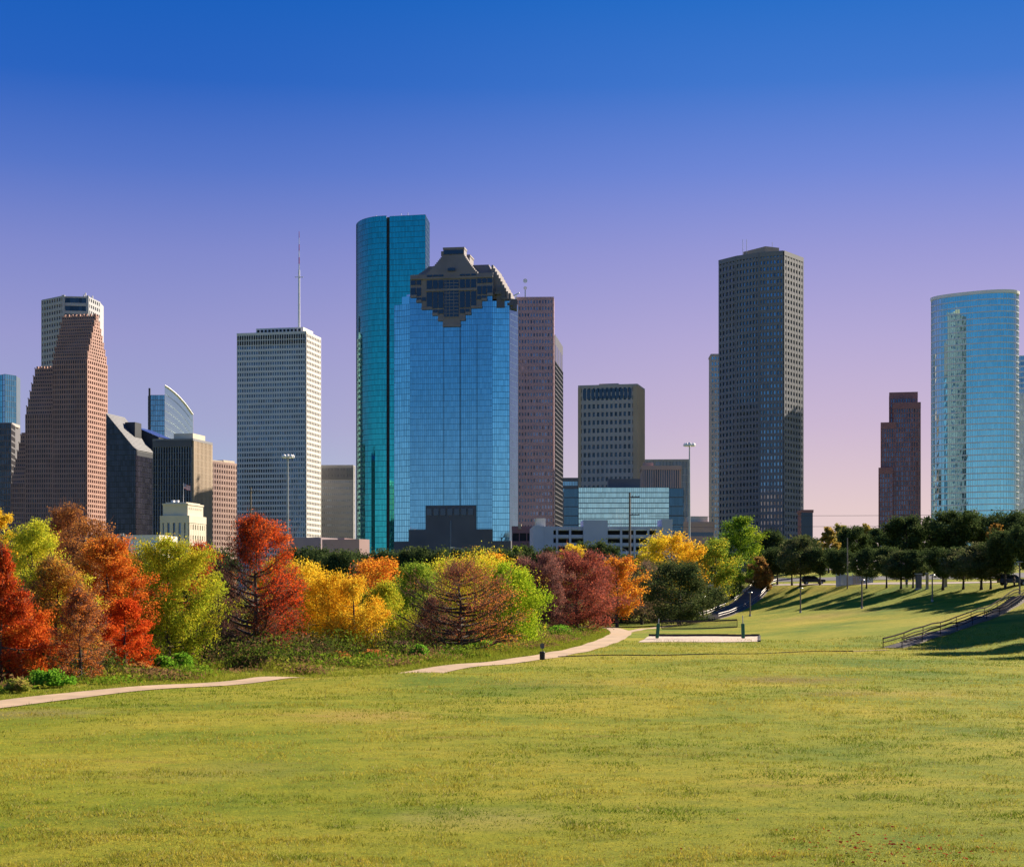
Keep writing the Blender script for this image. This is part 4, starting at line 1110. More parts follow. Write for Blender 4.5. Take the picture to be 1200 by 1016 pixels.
def car(px, ybase, label, paint, flip=1):
    g = at_ground(px, ybase); t = thing('parked_car', label, 'car', g)
    pm = M('car_paint', paint, .3, .3, var=.03); gl = MT['dark_glass']
    prof = [(-2.3, .45), (-2.32, .85), (-2.2, 1.0), (-1.0, 1.08), (-.85, 1.1), (.9, 1.12), (2.15, 1.1), (2.32, .95), (2.3, .45)]
    cab = [(-1.05, 1.08), (-.35, 1.66), (-.1, 1.72), (1.75, 1.72), (1.95, 1.62), (2.2, 1.08)]
    def ex(mb, pr_, w0, w1, zc):
        k = len(pr_); n0 = len(mb.v)
        for sg in (-1, 1):
            for x, z in pr_:
                w = w0 + (w1 - w0) * max(0, (z - zc)) / .65; mb.v.append((g.x + x * flip, g.y + sg * w, g.z + z))
        for i in range(k):
            j = (i + 1) % k; mb.f.append((n0 + i, n0 + j, n0 + k + j, n0 + k + i)); mb.r.append(.5)
        mb.f.append(tuple(n0 + i for i in range(k))); mb.r.append(.5); mb.f.append(tuple(n0 + k + i for i in reversed(range(k)))); mb.r.append(.5)
    m = MB(); ex(m, prof, .92, .92, 9); ex(m, cab, .9, .72, 1.08); obj('body', m, pm, t)
    m = MB()
    for sg in (-1, 1):
        for a_, b_, c_, e_ in ((-.72, -.28, .52, .52), (.6, .6, 1.3, 1.3), (1.38, 1.38, 2.0, 1.82)):
            y0, y1 = g.y + sg * .905, g.y + sg * .765
            m.quad((g.x + a_ * flip, y0, g.z + 1.13), (g.x + c_ * flip, y0, g.z + 1.13), (g.x + e_ * flip, y1, g.z + 1.6), (g.x + b_ * flip, y1, g.z + 1.6))
    m.quad((g.x - 1.02 * flip, g.y - .78, g.z + 1.14), (g.x - 1.02 * flip, g.y + .78, g.z + 1.14), (g.x - .42 * flip, g.y + .68, g.z + 1.63), (g.x - .42 * flip, g.y - .68, g.z + 1.63))
    obj('window', m, gl, t)
    for x in (-1.45, 1.45):
        for sg in (-1, 1):
            m = MB(); m.tube([(g.x + x, g.y + sg * .75, g.z + .36), (g.x + x, g.y + sg * .95, g.z + .36)], .36, 16); wh = obj('wheel', m, M('rubber', (.02, .02, .02), .9) if 'rub' not in MT else MT['rub'], t)
            m = MB(); m.tube([(g.x + x, g.y + sg * .95, g.z + .36), (g.x + x, g.y + sg * .965, g.z + .36)], .2, 12); o = obj('rim', m, m_steel, wh)
    for sg in (-1, 1):
        m = MB(); m.box(g.x - 2.36 * flip - .04, g.x - 2.36 * flip + .06, g.y + sg * .62 - .15, g.y + sg * .62 + .15, g.z + .72, g.z + .86); obj('headlight', m, m_white, t)
        m = MB(); m.box(g.x + 2.33 * flip - .04, g.x + 2.33 * flip + .04, g.y + sg * .68 - .12, g.y + sg * .68 + .12, g.z + .8, g.z + 1.0); obj('tail_light', m, m_red, t)
car(953, 684.8, 'dark blue car parked on the street behind the oak trunks left of the fence', (.012, .018, .04), -1)
car(1187, 686, 'dark navy car parked under the oaks at the right edge', (.02, .03, .07), -1)

skin_m = M('skin', (.30, .18, .12), .6, var=.05); blue_m = M('blue_shirt', (.03, .10, .42), .85, var=.1, scale=6); jean_m = M('dark_trousers', (.02, .022, .035), .9, var=.1, scale=6); hair_m = M('dark_hair', (.015, .012, .01), .8, var=.2, scale=20); dark_m = M('dark_jacket', (.03, .03, .035), .9, var=.1, scale=6)
def skinned(name, joints, edges, mat, parent, sub=1):
    me = bpy.data.meshes.new(name); me.from_pydata([j[:3] for j in joints], edges, []); me.materials.append(mat)
    o = bpy.data.objects.new(name, me); link(o, parent)
    o.modifiers.new('skin', 'SKIN').use_smooth_shade = True
    if not me.skin_vertices: me.attributes.new
    for i, j in enumerate(joints):
        me.skin_vertices[0].data[i].radius = (j[3], j[3] if len(j) < 5 else j[4]); me.skin_vertices[0].data[i].use_root = (i == 0)
    s = o.modifiers.new('sub', 'SUBSURF'); s.levels = sub; s.render_levels = sub
    return o
def person(px, yb, label, top, rz):
    g = at_ground(px, yb)
    t = thing('person', label, 'person', g, rz=rz)
    J = [(0, 0, .95, .13, .10), (0, 0, 1.2, .14, .10), (0, 0, 1.42, .11, .085), (0, 0, 1.52, .055), (0, -.01, 1.62, .085, .095), (0, 0, 1.72, .07, .08),
         (.17, 0, 1.42, .06), (.24, .02, 1.14, .045), (.25, -.07, .9, .035), (.25, -.1, .82, .035, .02), (-.17, 0, 1.42, .06), (-.24, .02, 1.14, .045), (-.25, -.07, .9, .035), (-.25, -.1, .82, .035, .02),
         (.09, 0, .86, .085), (.11, -.02, .5, .06), (.11, .02, .1, .042), (.12, -.13, .05, .04, .03), (-.09, 0, .86, .085), (-.11, -.05, .5, .06), (-.11, .05, .1, .042), (-.12, -.1, .05, .04, .03)]
    E = [(0, 1), (1, 2), (2, 3), (3, 4), (4, 5), (2, 6), (6, 7), (7, 8), (8, 9), (2, 10), (10, 11), (11, 12), (12, 13), (0, 14), (14, 15), (15, 16), (16, 17), (0, 18), (18, 19), (19, 20), (20, 21)]
    skinned('body', J, E, skin_m, t, 2)
    g_ = .022
    ix = [0, 1, 2, 6, 7, 10, 11]; mp = {a: i for i, a in enumerate(ix)}
    skinned('shirt', [(*J[a][:3], *(r + g_ for r in (J[a][3:] if len(J[a]) > 4 else (J[a][3],) * 2))) for a in ix], [(mp[a], mp[b_]) for a, b_ in E if a in mp and b_ in mp], top, t)
    ix = [0, 14, 15, 16, 18, 19, 20]; mp = {a: i for i, a in enumerate(ix)}
    skinned('trousers', [(*J[a][:3], *(r + g_ for r in (J[a][3:] if len(J[a]) > 4 else (J[a][3],) * 2))) for a in ix], [(mp[a], mp[b_]) for a, b_ in E if a in mp and b_ in mp], jean_m, t)
    bm = bmesh.new(); bmesh.ops.create_uvsphere(bm, u_segments=14, v_segments=10, radius=.115)
    for v in bm.verts: v.co = Vector((v.co.x * .88, v.co.y * 1.0 + .02, max(v.co.z, -.03 + .05 * (v.co.y < -.02)) + 1.70))
    me = bpy.data.meshes.new('hair'); bm.to_mesh(me); bm.free(); me.materials.append(hair_m); link(bpy.data.objects.new('hair', me), t)
    m = MB(); m.tube([(0, -.115, 1.645), (0, -.135, 1.615)], [.012, .02], 6); lobj('nose', m, skin_m, t)
    for sg in (-1, 1):
        m = MB()
        for k in range(5):
            m.tube([(sg * .25 + (k - 2) * .014, -.1, .82), (sg * .25 + (k - 2) * .016, -.115, .77), (sg * .25 + (k - 2) * .014, -.105, .735 + .008 * abs(k - 2))], .008, 5)
        lobj('hand', m, skin_m, t)
        m = MB(); m.tube([(sg * .035, -.1, 1.66), (sg * .035, -.108, 1.66)], .012, 6); lobj('eye', m, hair_m, t)
person(1062.5, 689, 'person in a blue shirt and dark trousers standing under the oaks', blue_m, R(-40))
person(1188.5, 688.5, 'person in dark clothes standing in front of the navy car', dark_m, R(30))
# ------------------------------------------------------------------ trees
def limb_tubes(m, pts, rads, sides): m.tube(pts, rads, sides, cap=False)
def build_tree(H, Rr, cb=.15, prof='oval', nl=26, nleaf=9000, lw=.09, ll=.2, pal=None, droop=0., rise=.35, clump=.16, twigs=0, seed=1, limbr=1., bark=None, leaf=None, trunkr=.02, colf=None, lean=0., twigcol=((.13, .075, .055),), flat=.7, trunks=1, wf=None):
    g = np.random.default_rng(seed); rnd = random.Random(seed)
    def pr(t):
        if prof == 'cone': return min(1, .45 + 1.9 * t) * max(0.04, (1 - t)) ** .72
        if prof == 'cone2': return min(1, .55 + 1.7 * t) * max(.03, 1 - t) ** .95
        if prof == 'broad': return min(1, .62 + 1.3 * t) * max(.04, 1 - max(0, (t - .3) / .72) ** 1.7) ** .75
        if prof == 'spire': return max(.05, 1 - t) ** .95 * min(1, .7 + 2 * t)
        if prof == 'oval': return max(.1, math.sin(math.pi * min(1, .13 + .85 * t))) ** .65
        if prof == 'dome': return max(.08, 1 - max(0, (t - .28) / .74) ** 2) ** .5 * min(1, .62 + 1.5 * t)
        if prof == 'col': return min(1, .55 + 1.4 * t) * max(.05, 1 - max(0, (t - .45) / .57) ** 2) ** .5
        if prof == 'vase': return min(1, .25 + .95 * t) * max(.1, 1 - max(0, (t - .62) / .42) ** 2) ** .5
    tm = MB(); C = []; Wt = []
    for tr in range(trunks):
        off = Vector((0, 0, 0)) if trunks == 1 else Vector((rnd.uniform(-.3, .3) * Rr, rnd.uniform(-.3, .3) * Rr, 0))
        top = H * (.97 if prof in ('cone', 'oval', 'col') else .82)
        n = 9
        tp = [Vector((off.x * (.3 + .7 * (i / n)) + math.sin(i * 1.3 + seed) * .012 * H * (i / n) + lean * H * (i / n) ** 2, off.y * (i / n) + math.cos(i * 1.1 + seed * 2) * .012 * H * (i / n), top * i / n)) for i in range(n + 1)]
        tr0 = trunkr * H
        limb_tubes(tm, tp, [tr0 * (1.35 if i == 0 else 1) * (1 - .93 * i / n) + .012 for i in range(n + 1)], 8)
        def trunk_at(z):
            u = max(0, min(n - 1e-3, z / top * n)); k = int(u); return tp[k].lerp(tp[k + 1], u - k)
        nlt = nl // trunks
        for i in range(nlt):
            t = (i + .5 + rnd.uniform(-.3, .3)) / nlt
            tt = t ** .85
            zc = (cb + (1 - cb) * tt) * H * (.96)
            az = i * 2.399 + rnd.uniform(-.5, .5)
            rad = Rr * pr(tt) * rnd.uniform(.55, 1.2) * (1 + .22 * math.sin(2 * az + seed) + .16 * math.sin(3 * az + 5 * tt + seed * 1.7))
            if rnd.random() < .1: continue
            z0 = max(.06 * H, min(zc - rise * rad * .8, top * .98))
            b0 = trunk_at(z0); e = Vector((math.cos(az) * rad + b0.x * .6, math.sin(az) * rad + b0.y * .6, zc))
            md = b0.lerp(e, .5) + Vector((0, 0, -.08 * rad * (1 if rise > 0 else -1))) + Vector((rnd.uniform(-1, 1), rnd.uniform(-1, 1), rnd.uniform(-.5, .5))) * .08 * rad
            q = [b0, b0.lerp(md, .5) + Vector((0, 0, -.02 * rad)), md, md.lerp(e, .5) + Vector((rnd.uniform(-.06, .06), rnd.uniform(-.06, .06), rnd.uniform(-.02, .06))) * rad, e]
            lr = limbr * tr0 * (.34 - .22 * tt) * min(1.2, .5 + rad / Rr)
            limb_tubes(tm, q, [lr, lr * .75, lr * .5, lr * .3, lr * .12 + .004], 5)
            for u in (.42, .58, .72, .86, 1.0):
                k = u * 4; kk = min(3, int(k)); C.append(q[kk].lerp(q[kk + 1], k - kk)); Wt.append(.5 + u * .8)
            nsub = 3 if nl > 14 else 5
            for s in range(nsub):
                u = rnd.uniform(.4, .9) * 4; kk = int(u); a0 = q[kk].lerp(q[kk + 1], u - kk)
                dv = (e - b0).normalized(); sd = Vector((-dv.y, dv.x, 0)) * (1 if s % 2 else -1)
                e2 = a0 + (dv * .5 + sd * rnd.uniform(.4, .9) + Vector((0, 0, rnd.uniform(-.1, .45)))) * rad * rnd.uniform(.25, .45)
                limb_tubes(tm, [a0, a0.lerp(e2, .5) + Vector((0, 0, .03 * rad)), e2], [lr * .35, lr * .22, lr * .08 + .003], 4)
                C.append(e2); Wt.append(1.1); C.append(a0.lerp(e2, .55)); Wt.append(.7)
        C.append(tp[-1]); Wt.append(.8); C.append(tp[-2]); Wt.append(.6)
    C = np.array([list(c) for c in C]); Wt = np.array(Wt)
    W0 = Wt / Wt.sum()
    if wf is not None: Wt = Wt * wf(C[:, 0] / Rr, C[:, 1] / Rr, C[:, 2] / H)
    Wt /= Wt.sum()
    nc = len(C)
    cl_hue = g.random(nc)
    idx = g.choice(nc, nleaf, p=Wt)
    sc = clump * Rr * (.55 + .9 * g.random(nc))
    dxyz = np.clip(g.normal(size=(nleaf, 3)), -1.7, 1.7) * np.array([1, 1, flat]) * sc[idx, None] * .62
    pos = C[idx] + dxyz
    if droop: pos[:, 2] -= droop * np.abs(g.normal(size=nleaf)) * sc[idx]
    pos[:, 2] = np.maximum(pos[:, 2], .15 + .25 * g.random(nleaf))
    # leaf blades
    ax = g.normal(size=(nleaf, 3)); ax[:, 2] = ax[:, 2] * (.8) - droop * 1.4; ax /= np.linalg.norm(ax, axis=1)[:, None]
    o2 = g.normal(size=(nleaf, 3)); sd = np.cross(ax, o2); sd /= np.linalg.norm(sd, axis=1)[:, None]
    sz = (.6 + .8 * g.random(nleaf))[:, None]
    wv, lv = lw * sz, ll * sz
    Vv = np.empty((nleaf, 4, 3)); Vv[:, 0] = pos - ax * lv * .5; Vv[:, 1] = pos + sd * wv * .5; Vv[:, 2] = pos + ax * lv * .5; Vv[:, 3] = pos - sd * wv * .5
    pal = np.array(pal, float); k = len(pal)
    hue = np.clip(cl_hue[idx] * .75 + g.random(nleaf) * .4 - .07, 0, .999)
    if colf is not None:
        hue = np.clip(colf(pos[:, 0] / Rr, pos[:, 1] / Rr, pos[:, 2] / H, hue, g), 0, .999)
    f = hue * (k - 1); i0 = f.astype(int); fr = (f - i0)[:, None]
    col = pal[i0] * (1 - fr) + pal[np.minimum(i0 + 1, k - 1)] * fr
    col = np.minimum(col * (.78 + .44 * g.random((nleaf, 1))) * (1.6 if leaf is None else 1.5), .88)
    Fq = np.arange(nleaf * 4).reshape(-1, 4)
    if twigs:
        ti = g.choice(nc, twigs, p=W0); p0 = C[ti] + g.normal(size=(twigs, 3)) * sc[ti, None] * .45
        ad = p0 - np.array([0, 0, H * cb * .5]); ad[:, 2] *= .6; ad /= np.linalg.norm(ad, axis=1)[:, None] + 1e-6
        ad = ad * .8 + g.normal(size=(twigs, 3)) * .45; ad /= np.linalg.norm(ad, axis=1)[:, None]
        s2 = np.cross(ad, g.normal(size=(twigs, 3))); s2 /= np.linalg.norm(s2, axis=1)[:, None]
        ln = .045 * H * (.6 + .8 * g.random((twigs, 1))); wd = .0016 * H + .004
        T = np.empty((twigs, 4, 3)); T[:, 0] = p0 - s2 * wd; T[:, 1] = p0 + s2 * wd; T[:, 2] = p0 + ad * ln + s2 * wd * .3; T[:, 3] = p0 + ad * ln - s2 * wd * .3
        tc = np.array(twigcol)[g.integers(0, len(twigcol), twigs)] * (.7 + .6 * g.random((twigs, 1)))
        Vv = np.concatenate([Vv, T]); col = np.concatenate([col, tc]); Fq = np.arange(len(Vv) * 4).reshape(-1, 4)
    crown = np_mesh('crown', Vv.reshape(-1, 3), Fq, leaf or LEAF, col)
    trunk = tm.mesh('trunk', bark or BARK, smooth=True, fix=False)
    return trunk, crown
def plant_tree(name, label, cat, loc, meshes, group=None, rz=0, sc=(1, 1, 1)):
    t = thing(name, label, cat, loc, group, rz); t.scale = sc
    link(bpy.data.objects.new('trunk', meshes[0]), t); link(bpy.data.objects.new('crown', meshes[1]), t)
    return t

RED = [(.17, .018, .010), (.33, .038, .012), (.44, .075, .014), (.40, .13, .02)]
DRED = [(.13, .012, .010), (.28, .022, .010), (.36, .05, .012)]
ORED = [(.28, .045, .014), (.40, .09, .015), (.47, .16, .022), (.40, .20, .03)]
ORANGE = [(.38, .12, .018), (.48, .19, .018), (.50, .26, .025), (.42, .14, .02)]
RUST = [(.20, .07, .028), (.28, .105, .03), (.34, .15, .035), (.22, .10, .04)]
YEL = [(.42, .24, .014), (.54, .33, .018), (.50, .36, .03), (.36, .30, .025)]
YGR = [(.15, .20, .018), (.27, .30, .02), (.40, .38, .03), (.44, .37, .03)]
GRY = [(.12, .18, .015), (.20, .25, .018), (.33, .30, .02), (.36, .24, .02)]
LIME = [(.10, .18, .010), (.20, .28, .014), (.32, .36, .022)]
GREEN_ = [(.06, .11, .015), (.12, .19, .02), (.20, .25, .025), (.30, .29, .03)]
BRN = [(.11, .06, .045), (.16, .075, .05), (.21, .085, .05), (.25, .12, .05)]
ROSE = [(.15, .06, .05), (.20, .075, .06), (.25, .09, .06), (.23, .12, .08)]
RBR = [(.16, .045, .035), (.23, .055, .035), (.28, .07, .04), (.21, .07, .05)]
OAK = [(.022, .038, .014), (.036, .056, .018), (.052, .075, .024), (.08, .095, .034)]
TW = ((.12, .07, .055), (.17, .09, .07), (.10, .055, .045))

# (px, D, top row, half width px, build options, name, label)
SHADE_FILL = dict(cb=.02, prof='oval', nl=26, nleaf=7000, lw=.2, ll=.3, pal=[(.025, .028, .015), (.04, .04, .02), (.055, .04, .028)], clump=.24, leaf=OAKLEAF)  # near-black foliage added between the trunks to deepen the shade
fore = [
 (96, 140, 715, 48, dict(SHADE_FILL), 'shade_filler', 'added dark foliage deepening the shade behind the bare small cypress'),
 (188, 150, 720, 44, dict(SHADE_FILL), 'shade_filler', 'added dark foliage deepening the shade behind the big yellow green tree'),
 (262, 162, 695, 46, dict(SHADE_FILL), 'shade_filler', 'added dark foliage deepening the shade left of the tall red cypress trunk'),
 (330, 172, 712, 46, dict(SHADE_FILL), 'shade_filler', 'added dark foliage deepening the shade right of the tall red cypress trunk'),
 (400, 172, 715, 44, dict(SHADE_FILL), 'shade_filler', 'added dark foliage deepening the shade beneath the golden trees'),
 (575, 195, 705, 46, dict(SHADE_FILL), 'shade_filler', 'added dark foliage deepening the shade between the spreading cypress and the lime green tree'),
 (655, 262, 700, 52, dict(SHADE_FILL), 'shade_filler', 'added dark foliage deepening the shade beneath the rose brown and red brown trees'),
 (735, 330, 698, 50, dict(SHADE_FILL), 'shade_filler', 'added dark foliage deepening the shade beneath the vivid orange tree'),
 (106, 142, 603, 50, dict(cb=.1, prof='oval', nl=44, nleaf=15000, lw=.11, ll=.24, pal=RUST[1:] + ORED[2:3], droop=.3, clump=.17, twigs=1200, twigcol=TW), 'rust_cypress', 'rust orange cypress filling the gap between the tallest rust one and the orange red one'),
 (150, 148, 640, 34, dict(cb=.06, prof='broad', nl=40, nleaf=12000, lw=.11, ll=.24, pal=ORED[1:], droop=.3, clump=.17), 'orange_cypress', 'orange cypress partly behind the bright orange red one, beside the big yellow green tree'),
 (322, 165, 650, 34, dict(cb=.06, prof='oval', nl=36, nleaf=12000, lw=.13, ll=.26, pal=YEL + YGR[1:2], droop=.6, clump=.2), 'yellow_tree', 'yellow tree directly behind the red half of the tall red cypress'),
 (520, 190, 652, 40, dict(cb=.1, prof='oval', nl=36, nleaf=11000, lw=.15, ll=.28, pal=YGR + [(.40, .26, .02)], droop=.4, clump=.2), 'yellow_green_tree', 'yellow green tree between the dark green tree and the spreading brown cypress'),
 (22, 107, 700, 46, dict(cb=.06, prof='broad', nl=44, nleaf=14000, lw=.10, ll=.25, pal=[(.30, .05, .012), (.40, .09, .015), (.44, .14, .02)], droop=.7, rise=.1, clump=.15, flat=.5), 'orange_cypress', 'shorter orange red cypress in front of the yellow green tree at the left edge'),
 (146, 119, 698, 36, dict(cb=.05, prof='broad', nl=34, nleaf=10000, lw=.10, ll=.22, pal=[(.30, .035, .010), (.42, .06, .012), (.46, .10, .015)], droop=.2, clump=.16, flat=.5), 'red_cypress', 'low vivid red cypress right of the bare small cypress'),
 (0, 104, 628, 56, dict(cb=.08, prof='cone2', nl=44, nleaf=15000, lw=.10, ll=.26, pal=DRED[1:] + ORED[:2] + DRED[1:2], droop=.9, rise=.05, clump=.12, flat=.5, twigs=1500, twigcol=TW), 'red_cypress', 'deep red cypress with drooping sprays at the left edge of the path'),
 (38, 116, 604, 48, dict(cb=.2, prof='oval', nl=36, nleaf=15000, lw=.10, ll=.24, pal=YGR + LIME[1:2], droop=.5, clump=.2), 'yellow_green_tree', 'bright yellow green tree rising behind the deep red cypress at the left edge'),
 (-4, 140, 590, 24, dict(cb=.3, prof='oval', nl=24, nleaf=7000, lw=.12, ll=.24, pal=YEL, droop=.4, clump=.2), 'yellow_tree', 'golden yellow treetop cut by the left edge of the picture'),
 (78, 150, 590, 50, dict(cb=.2, prof='oval', nl=40, nleaf=15000, lw=.11, ll=.24, pal=RUST, clump=.17, twigs=2500, twigcol=TW), 'rust_cypress', 'rust brown cypress behind the yellow green tree, tallest at the left'),
 (66, 114, 648, 56, dict(cb=.08, prof='broad', nl=48, nleaf=17000, lw=.09, ll=.22, pal=[(.30, .07, .018), (.40, .17, .03), (.34, .22, .03), (.42, .22, .03)], droop=.3, clump=.15, twigs=4000, twigcol=TW), 'orange_cypress', 'thin orange cypress showing its branches beside the deep red cypress'),
 (94, 106, 690, 46, dict(cb=.08, prof='cone', nl=46, nleaf=5500, lw=.08, ll=.18, pal=[(.34, .08, .02), (.42, .15, .03), (.28, .13, .05)], clump=.12, twigs=5500, twigcol=((.16, .085, .06), (.22, .13, .10), (.13, .06, .045)), trunkr=.016), 'bare_cypress', 'nearly bare small cypress with a straight dark trunk before the orange trees'),
 (126, 122, 622, 50, dict(cb=.06, prof='broad', nl=60, nleaf=24000, lw=.10, ll=.22, pal=ORED, droop=.15, clump=.15, twigs=1500, twigcol=TW, colf=lambda x, y, z, h, g: h * .75 + .4 * z - .18 * x - .05), 'orange_cypress', 'bright orange red cypress left of the tall yellow green tree'),
 (197, 128, 624, 48, dict(cb=.06, prof='col', nl=60, nleaf=27000, lw=.10, ll=.26, pal=GRY, droop=.8, clump=.16, flat=.9, colf=lambda x, y, z, h, g: h * .62 + .22 * (z - .5) + .2), 'yellow_green_tree', 'big feathery yellow green tree standing alone left of the red cypress'),
 (232, 175, 633, 32, dict(cb=.1, prof='oval', nl=34, nleaf=10000, lw=.13, ll=.24, pal=RED[1:] + [(.25, .09, .03)], clump=.18, twigs=1500, twigcol=TW), 'rust_cypress', 'rusty red cypress half hidden behind the big yellow green tree'),
 (300, 138, 596, 60, dict(cb=.08, prof='broad', nl=58, nleaf=11500, wf=lambda x, y, z: np.clip(.08 + 1.1 * (x + .1) + 2.6 * np.maximum(0, z - .58), .03, 1.4), lw=.10, ll=.23, pal=[(.11, .055, .035), (.20, .055, .025), (.38, .042, .012), (.50, .08, .014), (.48, .13, .02)], clump=.15, twigs=7000, twigcol=((.09, .05, .04), (.12, .07, .05)), trunkr=.022, limbr=1.7, rise=.6, colf=lambda x, y, z, h, g: .34 + .5 * (x * .55 + (z - .42) * 1.5) + .35 * (h - .4)), 'red_cypress', 'tall red cypress with dark bare limbs on its left side'),
 (262, 158, 668, 30, dict(cb=.05, prof='oval', nl=30, nleaf=3000, lw=.1, ll=.2, pal=BRN, clump=.2, twigs=7000, twigcol=TW), 'brown_tree', 'dim brown leafless tree just left of the tall red cypress'),
 (354, 155, 655, 42, dict(cb=.05, prof='col', nl=46, nleaf=17000, lw=.12, ll=.26, pal=YEL + [(.46, .26, .02)], droop=.8, clump=.2, flat=.9, colf=lambda x, y, z, h, g: np.where(z < .35, h * .4 + .6, h * .8)), 'yellow_tree', 'golden yellow tree immediately right of the tall red cypress'),
 (384, 152, 668, 32, dict(cb=.05, prof='col', nl=36, nleaf=12000, lw=.11, ll=.26, pal=YEL[:3] + [(.28, .28, .022)], droop=.9, clump=.2, flat=1, colf=lambda x, y, z, h, g: np.where(z < .33, h * .4 + .6, h * .8)), 'yellow_tree', 'narrow golden tree in the middle of the three golden trees'),
 (414, 150, 674, 30, dict(cb=.05, prof='col', nl=36, nleaf=12000, lw=.11, ll=.26, pal=[(.45, .22, .016), (.52, .30, .018), (.44, .33, .03), (.30, .29, .025)], droop=.9, clump=.2, flat=1, colf=lambda x, y, z, h, g: np.where(z < .3, h * .4 + .6, h * .8)), 'yellow_tree', 'rightmost of the three golden trees, tinged with orange'),
 (440, 230, 652, 46, dict(cb=.1, prof='dome', nl=30, nleaf=11000, lw=.2, ll=.34, pal=ORANGE + [(.40, .09, .02)], clump=.2), 'orange_tree', 'glowing orange tree behind the golden ones'),
 (450, 165, 680, 28, dict(cb=.3, prof='oval', nl=30, nleaf=9000, lw=.12, ll=.26, pal=GRY, droop=.6, clump=.2), 'yellow_green_tree', 'small yellow green tree over dark shade right of the golden trees'),
 (487, 172, 657, 38, dict(cb=.2, prof='oval', nl=34, nleaf=11000, lw=.14, ll=.26, pal=GREEN_, droop=.4, clump=.2), 'green_tree', 'dark green and yellow tree left of the spreading brown cypress'),
 (470, 176, 690, 44, dict(cb=.02, prof='oval', nl=30, nleaf=9000, lw=.2, ll=.3, pal=[(.03, .03, .018), (.045, .04, .022), (.06, .04, .03)], clump=.24, leaf=OAKLEAF), 'shade_filler', 'dark foliage standing in for the shade beneath the green tree'),  # dark leaf colour stands in for the shade below the crown
 (505, 160, 700, 36, dict(cb=.05, prof='cone', nl=36, nleaf=2200, lw=.1, ll=.2, pal=BRN, clump=.2, twigs=8000, twigcol=((.12, .06, .055), (.15, .08, .07))), 'bare_cypress', 'low leafless purple brown cypress left of the spreading one'),
 (539, 158, 653, 66, dict(cb=.13, prof='broad', nl=60, nleaf=4200, wf=lambda x, y, z: np.clip(.5 + .7 * x, .1, 1.3), lw=.10, ll=.2, pal=[(.14, .07, .05), (.23, .08, .045), (.33, .10, .04), (.42, .17, .03)], clump=.13, twigs=5200, twigcol=((.12, .065, .055), (.17, .08, .06), (.20, .09, .065)), trunkr=.026, limbr=2.0, rise=.4, colf=lambda x, y, z, h, g: h * .6 + .5 * x + .22), 'bare_cypress', 'spreading nearly bare brown cypress with a thick dark trunk by the path'),
 (556, 185, 640, 62, dict(cb=.15, prof='oval', nl=40, nleaf=15000, lw=.14, ll=.28, pal=YGR + YEL[:2], droop=.5, clump=.2), 'yellow_green_tree', 'yellow green tree behind the spreading brown cypress'),
 (598, 180, 658, 34, dict(cb=.06, prof='col', nl=44, nleaf=16000, lw=.14, ll=.30, pal=LIME, droop=.9, clump=.2, flat=1), 'lime_tree', 'lime green tree with drooping leaves right of the spreading brown cypress'),
 (581, 230, 643, 20, dict(cb=.3, prof='dome', nl=22, nleaf=4500, lw=.2, ll=.34, pal=ORANGE, clump=.24), 'orange_tree', 'small orange treetop above the lime green tree'),
 (632, 232, 647, 36, dict(cb=.14, prof='dome', nl=40, nleaf=6500, lw=.17, ll=.28, pal=ROSE, clump=.16, twigs=14000, twigcol=((.17, .09, .08), (.21, .11, .09)), trunkr=.026), 'rose_brown_tree', 'rose brown round tree with bare twigs right of the lime green tree'),
 (676, 240, 642, 44, dict(cb=.12, prof='dome', nl=44, nleaf=11000, lw=.18, ll=.3, pal=RBR, clump=.16, twigs=9000, twigcol=((.18, .07, .06), (.14, .06, .05)), trunkr=.024), 'red_brown_tree', 'red brown spreading tree behind the thin post at the bend of the path'),
 (673, 330, 634, 24, dict(cb=.3, prof='dome', nl=26, nleaf=6500, lw=.28, ll=.42, pal=YEL + YGR[1:2], clump=.24), 'yellow_tree', 'yellow treetop behind the red brown tree and below the white garage'),
 (723, 290, 650, 26, dict(cb=.2, prof='dome', nl=30, nleaf=8500, lw=.22, ll=.36, pal=ORANGE + ORED[1:2], clump=.2, twigs=1500, twigcol=TW), 'orange_tree', 'vivid orange tree beside the utility pole'),
 (706, 310, 650, 26, dict(cb=.2, prof='dome', nl=30, nleaf=3000, lw=.22, ll=.3, pal=ROSE, clump=.18, twigs=7000, twigcol=((.18, .11, .10), (.15, .09, .08))), 'bare_tree', 'bare pinkish tree between the red brown and the vivid orange tree'),
 (752, 320, 655, 26, dict(cb=.15, prof='dome', nl=34, nleaf=4500, lw=.2, ll=.3, pal=[(.13, .085, .06), (.17, .12, .06), (.19, .17, .05)], clump=.18, twigs=7000, twigcol=((.15, .10, .085),)), 'bare_tree', 'thin brownish tree right of the utility pole'),
 (786, 345, 622, 40, dict(cb=.2, prof='dome', nl=40, nleaf=15000, lw=.26, ll=.42, pal=[(.26, .26, .02), (.44, .36, .02), (.50, .30, .02), (.50, .23, .02)], clump=.18, colf=lambda x, y, z, h, g: h * .6 + .3 * x + .22), 'yellow_tree', 'broad yellow tree turning orange behind the dark oak'),
 (796, 305, 657, 46, dict(cb=.08, prof='dome', nl=46, nleaf=20000, lw=.24, ll=.34, pal=OAK + [(.07, .075, .03)], clump=.17, leaf=OAKLEAF, trunkr=.03), 'dark_oak', 'round dark green oak behind the sand court'),
 (838, 352, 631, 32, dict(cb=.1, prof='oval', nl=36, nleaf=11000, lw=.24, ll=.38, pal=GREEN_ + YEL[1:2], clump=.18), 'green_yellow_tree', 'green tree flecked with yellow between the broad yellow and the tall green tree'),
